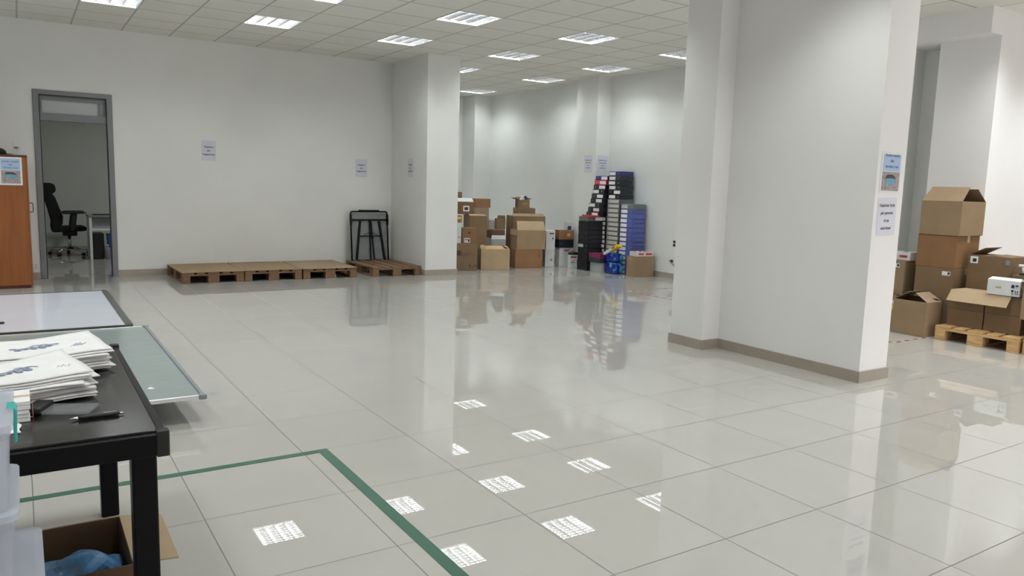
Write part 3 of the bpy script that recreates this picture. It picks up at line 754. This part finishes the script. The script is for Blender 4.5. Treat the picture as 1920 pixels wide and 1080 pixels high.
# bent sheet of cardboard over the front edge
t_ = .005
o = MB().prism([(8.22, .510), (7.945, .510), (7.86, .405), (7.8555, .409), (7.943, .515), (8.22, .515)], 'y', 3.49, 4.055).build('cardboard_sheet', card('light'))
tag(o, 'long tan cardboard sheet bent down over the front of the boxes on the pallet', 'cardboard sheet')
rbox('cardboard_box', 'taped brown box with label and raised flap, at the pallet back', 8.225, 4.065, 3.655, .36, .516, .86, 'dark', flaps={'back': (-89, .1), 'left': (-62, .17), 'front': (-88, .15), 'right': (-88, .2)}, flap_tone='dark', stickers=[('front', .15, .86, .075, .07, WP, [(.3, .2, .8, .7)]), ('front', .93, .86, .04, .05, M['capgrey'])])
tp = MB()
tp.tube([(8.2235, 3.95, .80), (8.2235, 3.90, .78), (8.2235, 3.905, .72), (8.2235, 3.945, .66), (8.2235, 3.95, .60), (8.2235, 3.93, .55)], .003, 6)
rbox('white_box', 'white box with dark handling symbols and an open lid on the pale pallet', 7.93, 3.715, 3.42, .26, .516, .662, 'white', flaps={'front': (-70, .06), 'right': (72, .13)}, flap_tone='white', tape=False,
     prints=[('front', .78, .66, 'hand', .035, M['navy']), ('front', .9, .66, 'umbrella', .035, M['navy']), ('front', .78, .28, 'glass', .042, M['navy']), ('front', .9, .28, 'arrows', .038, M['navy']), ('front', .35, .5, 'band', .05, M['tape'])])
rbox('cardboard_box', 'brown box behind the white symbol box, under the white dispenser', 8.20, 3.62, 3.36, .3, .51, .70, 'dark', tape=False)
d = thing('tape_dispenser', 'small white plastic dispenser with black foot behind the white symbol box', 'dispenser', (8.26, 3.545, .7015))
MB().box(-.03, -.03, 0, .03, .03, .018).build('foot', M['blackplastic'], d, bevel=.004)
MB().cyl((0, 0, .018), (0, .012, .085), .016, .012).build('neck', M['white_plastic'], d)
MB().box(-.02, -.075, .08, .02, .05, .102).build('head', M['white_plastic'], d, bevel=.006)
rbox('cardboard_box', 'light box with front in shadow cut by the right edge, above the smaller pallet', 7.86, 3.365, 2.95, .45, .32, .672, 'mid', flaps={'front': (175, .12)})
rbox('cardboard_box', 'brown box on the pallet at the right edge, below the light one', 7.90, 3.27, 2.93, .5, zp, .318, 'deep', tape=False)

# ------------------------------------------------------------------ floor tapes
o = MB().prism([(-1.6, 3.775), (1.268, 3.775), (1.268, 1.2), (1.322, 1.2), (1.322, 3.822), (-1.6, 3.822)], 'z', .0004, .0016).build('floor_tape', M['greentape'])
tag(o, 'dark green tape marking a corner on the tiled floor', 'floor tape')
ht = thing('hazard_tape', 'red and white dashed tape stuck on the floor, running behind the pillar', 'floor tape', (0, 0, 0))
MB().prism([(7.19, 8.12), (7.19, 4.165), (7.84, 4.165), (7.84, 4.19), (7.215, 4.19), (7.215, 8.095), (8.2, 8.095), (8.2, 8.12)], 'z', .0004, .0012).build('white_strip', M['whitetape'], ht)
mb = MB()
for k in range(26): mb.box(7.189, 4.2+k*.15, .0012, 7.216, 4.275+k*.15, .0018)
for k in range(4): mb.box(7.25+k*.15, 4.164, .0012, 7.325+k*.15, 4.191, .0018)
for k in range(6): mb.box(7.27+k*.15, 8.094, .0012, 7.345+k*.15, 8.121, .0018)
o = mb.build('red_dashes', M['redtape'], ht); o['kind'] = 'stuff'

# ------------------------------------------------------------------ the two boards on the left
def board(name, label, x0, y0, x1, y1, z, m, frame_m, fr, tray=None, caps=False):
    r = thing(name, label, 'whiteboard', ((x0+x1)/2, (y0+y1)/2, z))
    hx, hy = (x1-x0)/2, (y1-y0)/2
    MB().box(-hx+fr*.7, -hy+fr*.7, .002, hx-fr*.7, hy-fr*.7, .018).build('panel', m, r)
    right = tray or fr
    MB().box(-hx, -hy, 0, hx, -hy+fr, .024).build('frame_rail', frame_m, r, bevel=.003)
    MB().box(-hx, hy-fr, 0, hx, hy, .024).build('frame_rail', frame_m, r, bevel=.003)
    MB().box(hx-right, -hy+fr, 0, hx, hy-fr, .026 if not tray else .03).build('frame_rail', frame_m if not caps else M['capgrey'], r, bevel=.003)
    MB().box(-hx, -hy+fr, 0, -hx+fr, hy-fr, .024).build('frame_rail', frame_m, r, bevel=.003)
    if caps:
        for sx in (-1, 1):
            for sy in (-1, 1):
                MB().box(-.022, -.022, -.003, .022, .022, .029, mx=T(sx*(hx-.012), sy*(hy-.012), 0)).build('corner_cap', M['capgrey'], r, bevel=.008, seg=3)
    return r
board('display_board', 'grey-green framed board lying flat on pallets behind the black table', -.42, 4.555, .855, 6.95, .1485, M['boardgrey'], M['steel'], .022, caps=True)
o = MB().add([(0, 0, 0), (.03, -.012, 0), (.042, .006, 0), (.02, .02, .006)], [(0, 1, 2, 3)]).build('paper_scrap', M['white_plastic']); o.location = (.585, 4.84, .168)
tag(o, 'tiny white paper scrap lying on the grey-green board', 'paper scrap')
board('whiteboard', 'white glossy whiteboard with dark frame lying flat near the wooden cabinet', -.62, 7.06, .765, 9.33, .146, M['boardwhite'], M['darkframe'], .018, tray=.055)
o = MB().lathe([(.016, 0), (.02, .006), (.014, .016)], 14).build('magnet', M['blackplastic']); o.location = (-.165, 7.52, .165); tag(o, 'small black magnet on the whiteboard by the left picture edge', 'magnet')

# ------------------------------------------------------------------ the black folding table in front
TZ = .71
tb_ = thing('folding_table', 'black folding table with glossy top in the left foreground', 'table', (-.005, 2.89, 0))
hx, hy = .315, .635
MB().box(-hx+.012, -hy+.012, TZ-.022, hx-.012, hy-.012, TZ).build('table_top', M['tabletop'], tb_, bevel=.004)
for y in (-1, 1):
    MB().box(-hx, y*hy-.012, TZ-.068, hx, y*hy+.012, TZ-.006).build('apron', M['tableframe'], tb_, bevel=.004)
for x in (-1, 1):
    MB().box(x*hx-.012, -hy+.012, TZ-.068, x*hx+.012, hy-.012, TZ-.006).build('apron', M['tableframe'], tb_, bevel=.004)
    for y in (-1, 1):
        MB().box(-.017, -.017, TZ-.071, .017, .017, TZ+.004, mx=T(x*(hx-.002), y*(hy-.002), 0)).build('corner_cap', M['blackplastic'], tb_, bevel=.004)
        MB().box(x*(hx-.047)-.033, y*(hy-.055)-.03, 0, x*(hx-.047)+.033, y*(hy-.055)+.03, TZ-.07).build('leg', M['tableframe'], tb_, bevel=.006)
    MB().cyl((x*(hx-.047), -hy+.09, TZ-.12), (x*(hx-.047), -hy+.25, TZ-.03), .006).build('brace', M['tableframe'], tb_)
    MB().cyl((x*(hx-.047), hy-.09, TZ-.36), (x*(hx-.047), hy-.48, TZ-.03), .007).build('brace', M['tableframe'], tb_)
# papers on the table
def bag_sheet(w_, d_, curl, seed, th=.004, n=12):
    """one flattened paper bag: wavy sheet with thickness; curl lifts its far right corner"""
    rnd = random.Random(seed//10); ph = [rnd.uniform(0, 6.3) for _ in range(4)]; vs, fs = [], []
    for lay in (0, 1):
        for j in range(n+1):
            for i in range(n+1):
                u, v = i/n, j/n
                z = .0022*(math.sin(7*u+ph[0])+math.sin(6*v+ph[1]))+curl*(max(0, u-.25)**2)*(max(0, v)**1.2)*1.3+.004
                vs.append((w_*(u-.5)+.003*math.sin(9*v+ph[2]), d_*(v-.5)+.003*math.sin(8*u+ph[3]), z+(th if lay else 0)))
    N = (n+1)**2
    for j in range(n):
        for i in range(n):
            a = j*(n+1)+i
            fs += [(a, a+n+1, a+n+2, a+1), (N+a, N+a+1, N+a+n+2, N+a+n+1)]
    for i in range(n):
        fs += [(i, i+1, N+i+1, N+i), (n*(n+1)+i, N+n*(n+1)+i, N+n*(n+1)+i+1, n*(n+1)+i+1), (i*(n+1), N+i*(n+1), N+(i+1)*(n+1), (i+1)*(n+1)), (i*(n+1)+n, (i+1)*(n+1)+n, N+(i+1)*(n+1)+n, N+i*(n+1)+n)]
    return MB().add(vs, fs, True)
def squiggle(s, seed):
    """an illegible swash of script: one wavy ribbon"""
    rnd = random.Random(seed); pts = []
    for k in range(60):
        u = k/59
        pts.append((s*(u-.5)+.09*s*math.sin(u*34), .11*s*math.sin(u*34+1.3)*(1+.8*math.sin(u*9+seed))+.07*s*u, 0))
    return MB().tube(pts, .0038*s/.12, 5)
def pile(cx, cy, rz, n, w_, d_, what, seed, curl_top, dz=.0075):
    for k in range(n):
        o = bag_sheet(w_, d_, curl_top if k == n-1 else (.008*k/n), seed+k).build('paper_bag', M['paper2'])
        o.location = (cx+J(.017), cy+J(.017), TZ+.0005+k*dz); o.rotation_euler = (0, 0, rz+J(.13))
        lab = {0: 'lowest', n-1: 'topmost'}.get(k, ORD[n-1-k] if n-1-k < len(ORD) else '')
        tag(o, f'flattened white paper bag, {lab} in the {what}', 'paper bag', f'paper bags in the {what}')
        if k == n-1:
            q = squiggle(.15, seed).build('print', M['blueink'], o); q.location = (-.03, -.01, .0100); q.rotation_euler = (0, 0, .3)
            q.scale = (1, 1, .3)
            q2 = MB().box(-.035, -.02, 0, .035, .02, .0004)
            mbk = MB()
            for r_ in range(4): mbk.box(-.03, -.014+.009*r_, 0, .03-.01*(r_ % 2), -.011+.009*r_, .0005)
            q3 = mbk.build('fine_print', M['blueink'], o); q3.location = (.10, -.05, .0125); q3.rotation_euler = (0, -.1, .9)
pile(.045, 3.20, .16, 10, .37, .34, 'far pile', 40, .014, .0076)
pile(-.005, 2.818, .14, 10, .33, .30, 'near pile', 70, .03, .0078)
# block of small cards tied with a rubber band
cb_ = thing('card_bundle', 'bundle of small white cards tied with a rubber band on the black table', 'card bundle', (-.055, 2.575, TZ))
for k in range(5):
    MB().box(-.055+J(.004), -.07+J(.004), .0005+k*.0125, .055+J(.004), .07+J(.004), .012+k*.0125).build('card_pad', M['paper2'], cb_, bevel=.001, seg=1)
MB().prism([(-.062, 0.0002), (.062, 0.0002), (.062, .0665), (-.062, .0665), (-.062, .0648), (.0605, .0648), (.0605, .0008), (-.062, .0008)], 'y', -.018, -.014).build('rubber_band', M['band'], cb_)
o = bag_sheet(.12, .09, 0, 5).build('paper_slip', M['paper2']); o.location = (-.085, 2.445, TZ+.0005); tag(o, 'loose white paper slip at the front of the card bundle', 'paper slip')
# zip bag with a black end
zb = thing('zip_pouch', 'clear plastic pouch with a black end lying before the near pile', 'pouch', (.075, 2.59, TZ), math.radians(-24))
MB().box(-.085, -.05, .001, -.035, .05, .022).build('black_end', M['blackplastic'], zb, bevel=.006)
MB().box(-.035, -.045, .001, .095, .045, .010).build('clear_film', M['clearbag'], zb, bevel=.003)
# pen
pn_ = thing('ballpoint_pen', 'black ballpoint pen with metal clip on the black table', 'pen', (.165, 2.463, TZ+.0062), math.radians(2))
mxp = RX(PI/2, 4, 'Y')
MB().lathe([(.0012, -.072), (.0045, -.056), (.0055, -.05)], 14, mx=mxp).build('tip', M['chrome'], pn_)
MB().lathe([(.0055, -.05), (.006, -.03), (.006, .045), (.0052, .056)], 14, mx=mxp).build('barrel', M['blackplastic'], pn_)
MB().lathe([(.003, .056), (.003, .068)], 10, mx=mxp).build('push_button', M['chrome'], pn_)
MB().box(.015, -.002, .0055, .05, .002, .008).build('clip', M['chrome'], pn_, bevel=.001)
for ob in pn_.children:
    if ob.name.startswith(('tip', 'barrel', 'push')): ob.rotation_euler = (0, 0, 0)

# cardboard box under the table with a blue bag in it
carton('cardboard_box', 'large open brown box under the black table, holding a blue plastic bag', (-.35, 2.5), .60, .40, .22, 0, 0, 'deep', flaps={'back': (150, .12), 'right': (98, .135), 'left': (25, .12)}, flap_tone='light')
o = crumple('plastic_bag', M['bluebag'], None, (0, 0, 0), (.11, .13, .095), 14, .5); o.location = (.12, 2.68, .12)
tag(o, 'crumpled translucent blue plastic bag inside the box under the table', 'plastic bag')

# stacked frosted storage bins at the very left
def tote(name, label, cx, cy, z, w_, d_, h, clips=False, lid=True):
    r = thing(name, label, 'storage bin', (cx, cy, z), 0, 'frosted storage bins')
    q = [(-1, -1), (1, -1), (1, 1), (-1, 1)]; t = .003; a, b = w_/2, d_/2; k = .955
    def ring(sx, sy, z_):
        out = []
        for x, y in q:
            for e in range(4):
                ang = math.atan2(y, x)-PI/4+PI/2*e/3
                out.append((x*(sx-.03)+.03*math.cos(ang), y*(sy-.03)+.03*math.sin(ang), z_))
        return out
    rings = [ring(a*k, b*k, 0), ring(a*.985, b*.985, h-.035), ring(a, b, h-.03), ring(a, b, h-.012), ring(a-.01, b-.01, h-.012), ring(a*k-t, b*k-t, t)]
    vs = sum(rings, []); n = 16; fs = [tuple(range(n-1, -1, -1))]
    for i in range(len(rings)-1):
        fs += [(i*n+j, i*n+(j+1) % n, (i+1)*n+(j+1) % n, (i+1)*n+j) for j in range(n)]
    fs.append(tuple((len(rings)-1)*n+j for j in range(n)))
    MB().add(vs, fs, False).build('tub', M['bin'], r)
    if lid:
        rr = [ring(a+.006, b+.006, h-.016), ring(a+.006, b+.006, h-.002), ring(a-.012, b-.012, h)]
        vs = sum(rr, []); fs = [tuple(range(n-1, -1, -1))]
        for i in range(2): fs += [(i*n+j, i*n+(j+1) % n, (i+1)*n+(j+1) % n, (i+1)*n+j) for j in range(n)]
        fs.append(tuple(2*n+j for j in range(n)))
        MB().add(vs, fs).build('lid', M['bin'], r)
    if clips:
        for sx in (1, -1):
            MB().prism([(0, -.075), (.006, -.072), (.009, 0), (.004, .008), (-.012, .008), (-.012, .004), (0, .003)], 'y', -.028, .028, mx=T(sx*(a+.004), 0, h-.008) @ (Matrix.Identity(4) if sx == 1 else RX(PI, 4, 'Z'))).build('clip', M['teal'], r, bevel=.002)
    return r
tote('storage_bin', 'large frosted plastic bin at the bottom of the stack on the left edge', -.27, 2.0, 0, .55, .36, .53)
tote('storage_bin', 'middle frosted plastic bin of the stack on the left edge', -.27, 2.0, .531, .47, .34, .175)
tote('storage_bin', 'topmost frosted plastic bin with a teal clip on the left edge', -.27, 2.0, .707, .465, .33, .19, clips=True)

# ------------------------------------------------------------------ signs and posters
def paper_sign(name, label, c, w_, h_, rz, lines, size, m='paper', tilt=0, gap=1.5):
    r = MB().box(-w_/2, -.0012, -h_/2, w_/2, 0, h_/2).build(name, M[m])
    r.location = c; r.rotation_euler = (0, tilt, rz)
    tag(r, label, 'sign')
    lettering(lines, M['ink'], r, (0, -.0018, .0), (PI/2, 0, 0), size, gap, bold=size*.02)
    return r
paper_sign('paper_sign', 'white paper sign with three lines on the long wall, right of the door', (2.387, 12.019, 1.81), .2, .29, 0, ['Hapësira', 'për', 'magazinimin'], .036, tilt=.02)
paper_sign('paper_sign', 'white paper sign on the wall above the folded black stand', (4.757, 12.019, 1.645), .2, .29, 0, ['Hapësira', 'për', 'magazinimin'], .034)
paper_sign('paper_sign', 'faint white paper sign on the shaded side of the wall stub', (5.289, 11.27, 1.665), .2, .29, -PI/2, ['Hapësira', 'për', 'magazinimin'], .034)
NE = ['Ndalohet hyrja', 'për persona', 'të pa', 'autorizuar']
paper_sign('paper_sign', 'white paper sign on the column, on its shaded left face', (8.629, 10.95, 1.86), .23, .31, -PI/2, NE, .03)
paper_sign('paper_sign', 'white paper sign on the column face above the binder stacks', (8.79, 10.749, 1.86), .23, .31, 0, NE, .03)
ps = paper_sign('paper_sign', 'white paper sign with four dark lines under the blue poster on the pillar', (5.53, 3.359, 1.272), .24, .285, 0, NE, .0325, tilt=-.03, gap=1.75)
def poster(name, label, c, w_, h_, rz):
    r = MB().box(-w_/2, -.0012, -h_/2, w_/2, 0, h_/2).build(name, M['white_plastic']); r.location = c; r.rotation_euler = (0, 0, rz)
    tag(r, label, 'poster')
    b = .02; y = -.0016
    MB().box(-w_/2+b, y, .01, w_/2-b, -.0012, h_/2-b).build('blue_panel', M['posterblue'], r)
    ph = MB().box(-w_/2+b, y, -h_/2+b, w_/2-b, -.0012, .006).build('photo_panel', M['posterpic'], r)
    k = w_/.25
    pts = [(-.05, -.075), (.0, -.09), (.045, -.08), (.055, -.05), (.02, -.04), (-.03, -.042), (-.06, -.05)]
    MB().prism([(x*k, z*k) for x, z in pts], 'y', y-.0006, y-.0001).build('teal_shape', M['posterteal'], r)
    pts = [(-.07, -.045), (-.055, -.02), (-.02, -.012), (.03, -.015), (.055, -.03), (.058, -.047), (.02, -.038), (-.03, -.04)]
    MB().prism([(x*k, z*k) for x, z in pts], 'y', y-.0007, y-.0001).build('dark_shape', M['posterdark'], r)
    lettering(['Vendos maskën', 'dhe', 'dorëzat e tua'], M['posterink'], r, (0, y-.0008, .082*k), (PI/2, 0, 0), .029*k, 1.35, bold=.0003, shear=.25)
    return r
poster('poster', 'blue poster with a photo panel on the narrow pillar face', (5.537, 3.359, 1.602), .265, .31, 0)
poster('poster', 'blue poster with a photo panel on the wooden cabinet side', (-.065, 11.058, 1.425), .235, .335, 0)

# ------------------------------------------------------------------ wooden cabinet at the left
cab = thing('cabinet', 'tall cherry-coloured wooden cabinet left of the office door', 'cabinet', (-.32, 11.5, 0))
MB().box(-.42, -.44, .04, .41, .44, 1.595).build('carcass', M['cherry'], cab, bevel=.003)
MB().box(-.425, -.445, 1.595, .43, .445, 1.62).build('cabinet_top', M['cherry_dark'], cab, bevel=.003)
MB().box(-.40, -.42, 0, .40, .42, .04).build('plinth', M['cherry_dark'], cab)
for k, (a, b) in enumerate(((-.438, -.002), (.002, .438))):
    dd = MB().box(.411, a, .045, .429, b, 1.59).build('door', M['cherry'], cab, bevel=.002)
    if k == 0:
        h_ = MB().tube([(.429, -.40, 1.045), (.459, -.40, 1.045), (.465, -.40, 1.035), (.465, -.40, .945), (.459, -.40, .935), (.429, -.40, .935)], .006, 8).build('handle', M['darkframe'], dd)
cp = thing('cap', 'black peaked cap lying on top of the wooden cabinet', 'cap', (-.2, 11.2, 1.621))
MB().lathe([(.10, 0), (.105, .02), (.095, .05), (.06, .075), (.01, .082)], 20).build('crown', M['blackfabric'], cp)
MB().prism([(.06, -.08), (.13, -.06), (.165, 0), (.13, .06), (.06, .08)], 'z', .004, .012).build('peak', M['blackfabric'], cp, bevel=.003)
dl = thing('lock_plate', 'slim metal handle plate on the wall above the wooden cabinet', 'handle plate', (-.022, 12.02, 1.73))
MB().box(-.012, -.008, -.09, .012, .003, .09).build('plate', M['steel'], dl, bevel=.002)
MB().cyl((.0, -.008, .0), (.0, -.03, .0), .009).build('spindle', M['steel'], dl)
MB().box(.0, -.04, -.009, .05, -.026, .009).build('lever', M['darkframe'], dl, bevel=.004)
ws = thing('wall_switch', 'small white wall plate with dark dots near the floor beside the door', 'socket', (.155, 12.02, .17))
MB().box(-.03, -.008, -.04, .03, 0, .04).build('plate', M['white_plastic'], ws, bevel=.003)
for z in (-.016, .016): MB().cyl((0, -.008, z), (0, -.010, z), .006, n=10).build('dot', M['blackplastic'], ws)

# ------------------------------------------------------------------ office furniture seen through the door
oc = thing('office_chair', 'black high-backed office chair with headrest in the office', 'chair', (.72, 15.45, 0))
def slab(prof, y0, y1): return MB().prism(prof, 'y', y0, y1)
slab([(-.27, .43), (-.24, .41), (.22, .43), (.27, .455), (.27, .49), (.2, .515), (-.2, .505), (-.27, .49)], -.24, .24).build('seat', M['blackfabric'], oc, bevel=.02, seg=3)
slab([(-.24, .44), (-.16, .46), (-.10, .56), (-.09, .68), (-.14, .84), (-.19, 1.0), (-.25, 1.10), (-.36, 1.08), (-.36, 1.0), (-.31, .8), (-.27, .6), (-.28, .48)], -.23, .23).build('backrest', M['blackfabric'], oc, bevel=.025, seg=3)
slab([(-.25, 1.06), (-.19, 1.09), (-.175, 1.15), (-.19, 1.22), (-.24, 1.25), (-.37, 1.25), (-.385, 1.2), (-.37, 1.06)], -.16, .16).build('headrest', M['blackfabric'], oc, bevel=.025, seg=3)
for s in (-1, 1):
    ar = slab([(.0-.1, .725), (.2, .735), (.26, .748), (.26, .762), (.2, .77), (-.06, .765), (-.1, .75)], s*.27-.035, s*.27+.035).build('armrest', M['blackplastic'], oc, bevel=.01)
    slab([(.04, .73), (.12, .73), (.09, .5), (.05, .44), (.0, .44)], s*.265-.02, s*.265+.02).build('arm_post', M['blackplastic'], ar, bevel=.006)
MB().box(-.1, -.09, .34, .12, .09, .42).build('tilt_mechanism', M['blackplastic'], oc, bevel=.015)
MB().cyl((0, 0, .1), (0, 0, .35), .028).build('gas_lift', M['chrome'], oc)
for k in range(5):
    a = 2*PI*k/5+.35
    ca, sa = math.cos(a), math.sin(a)
    lg = MB().cyl((ca*.02, sa*.02, .135), (ca*.31, sa*.31, .085), .026, .015).build('base_leg', M['chrome'], oc)
    MB().cyl((ca*.31-sa*.024, sa*.31+ca*.024, .031), (ca*.31+sa*.024, sa*.31-ca*.024, .031), .03).build('caster', M['blackplastic'], lg)
dk = thing('desk', 'grey desk with white metal legs in the office', 'desk', (0, 0, 0))
MB().box(.955, 14.45, .715, 2.3, 15.08, .74).build('desk_top', M['graymesh'], dk, bevel=.003)
for x in (.985, 2.25):
    for y in (14.48, 15.04): MB().box(x-.02, y-.02, 0, x+.02, y+.02, .715).build('leg', M['white_plastic'], dk, bevel=.003)
MB().box(1.005, 14.47, .49, 2.23, 14.49, .52).build('rail', M['white_plastic'], dk)
MB().box(1.005, 14.50, .56, 2.23, 14.515, .71).build('modesty_panel', M['graymesh'], dk)
cbt = thing('computer_tower', 'black computer tower standing under the office desk', 'computer', (1.10, 14.78, 0))
MB().box(-.085, -.21, .01, .085, .21, .43).build('case', M['blackplastic'], cbt, bevel=.006)
MB().box(-.08, -.214, .02, .08, -.209, .42).build('front_panel', M['seal'], cbt, bevel=.004)
bn = thing('waste_bin', 'blue bin under the office desk at the door edge', 'bin', (1.33, 14.66, 0))
MB().lathe([(.11, 0), (.135, .40), (.142, .40), (.142, .42), (.13, .42), (.128, .4), (.105, .01)], 4, mx=RX(PI/4, 4, 'Z')).build('tub', M['bluebin'], bn, smooth=False)
st = thing('small_canister', 'small grey canister beside the blue bin under the desk', 'canister', (1.225, 14.52, 0))
MB().lathe([(.04, 0), (.042, .005), (.042, .18), (.03, .2), (.018, .21), (.018, .23)], 16).build('can', M['graymesh'], st)
MB().cyl((0, 0, .23), (0, 0, .245), .022).build('lid', M['white_plastic'], st)
lp = MB().box(1.03, 14.53, .741, 1.30, 14.75, .757).build('laptop', M['blackplastic'], None, bevel=.004); tag(lp, 'closed dark laptop lying on the office desk', 'laptop')
bt = thing('spray_bottle', 'white bottle with black pump on the office desk at the door edge', 'bottle', (1.345, 14.55, .741))
MB().lathe([(.042, 0), (.045, .01), (.045, .13), (.03, .16), (.018, .17), (.018, .185)], 18).build('bottle_body', M['white_plastic'], bt)
MB().cyl((0, 0, .185), (0, 0, .225), .02).build('collar', M['blackplastic'], bt)
MB().box(-.06, -.012, .222, .025, .012, .248).build('pump_head', M['white_plastic'], bt, bevel=.006)

# ------------------------------------------------------------------ folded black stand leaning in the corner
fs_ = thing('folded_table', 'folded black table with grey panel leaning against the wall on the bare pallet', 'folding table', (4.835, 11.80, .1445))
fs_.rotation_euler = (math.radians(-5.5), 0, 0)
w2, hh = .318, .80
MB().box(-w2+.01, .012, .02, w2-.01, .026, hh-.02).build('grey_panel', M['graymesh'], fs_)
MB().tube([(-w2, 0, 0), (-w2, 0, hh-.03), (-w2+.008, 0, hh-.008), (-w2+.03, 0, hh), (w2-.03, 0, hh), (w2-.008, 0, hh-.008), (w2, 0, hh-.03), (w2, 0, 0)], .013, 10).build('outer_frame', M['tableframe'], fs_)
MB().cyl((-w2-.01, -.005, hh-.135), (w2+.02, -.005, hh-.135), .012).build('cross_tube', M['tableframe'], fs_)
MB().box(-.18, -.012, hh+.002, .18, .012, hh+.028).build('carry_handle', M['tableframe'], fs_, bevel=.008)
for s in (-1, 1):
    MB().box(-.017, -.03, 0, .017, -.004, .64, mx=T(s*.245, 0, .012) @ RX(s*math.radians(-7.2), 4, 'Y')).build('leg', M['tableframe'], fs_, bevel=.004)
MB().box(-.011, -.028, .012, .011, -.008, hh-.14, mx=T(.0, 0, 0)).build('leg', M['tableframe'], fs_, bevel=.003)
MB().box(-.011, -.028, 0, .011, -.008, hh-.16, mx=T(.065, 0, .012) @ RX(math.radians(-4), 4, 'Y')).build('leg', M['tableframe'], fs_, bevel=.003)
MB().cyl((-.19, -.034, .40), (.165, -.034, .40), .010).build('stretcher', M['tableframe'], fs_)
MB().tube([(-.12, -.034, .41), (-.05, -.034, .45), (.0, -.034, .465), (.06, -.034, .45), (.12, -.034, .41)], .004, 6).build('folding_strut', M['tableframe'], fs_)
for s in (-1, 1):
    MB().box(-.016, -.02, hh-.22, .016, .02, hh-.05, mx=T(s*w2, 0, 0)).build('clamp', M['tableframe'], fs_, bevel=.004)

# ------------------------------------------------------------------ sockets and cable on the right wall
for k, z in enumerate((.605, .55)):
    r = thing('socket', ['upper of two flat black sockets on the right wall', 'lower of two flat black sockets on the right wall'][k], 'socket', (8.93, 8.935, z))
    MB().box(-.004, -.095, -.026, 0, .095, .026).build('frame', M['white_plastic'], r, bevel=.001)
    MB().box(-.009, -.085, -.02, -.004, .085, .02).build('face', M['blackplastic'], r, bevel=.002)
pl = thing('plug_cable', 'black plug with a grey cable sticking out of the right wall', 'cable', (8.93, 9.035, .285))
MB().cyl((0, 0, 0), (-.035, 0, 0), .028, .02).build('plug', M['blackplastic'], pl)
MB().tube([(-.03, 0, 0), (-.05, -.04, -.02), (-.05, -.12, -.07), (-.045, -.22, -.13), (-.04, -.36, -.2)], .008, 8).build('cable', M['capgrey'], pl)

# ------------------------------------------------------------------ view
S.view_settings.view_transform = 'Standard'
S.view_settings.look = 'None'
S.view_settings.exposure = .5
S.cycles.use_denoising = True
S.cycles.sample_clamp_indirect = 6
S.cycles.blur_glossy = 0
S.cycles.use_adaptive_sampling = False
S.cycles.max_bounces = 8
S.cycles.diffuse_bounces = 4
S.cycles.glossy_bounces = 4
S.cycles.transparent_max_bounces = 8
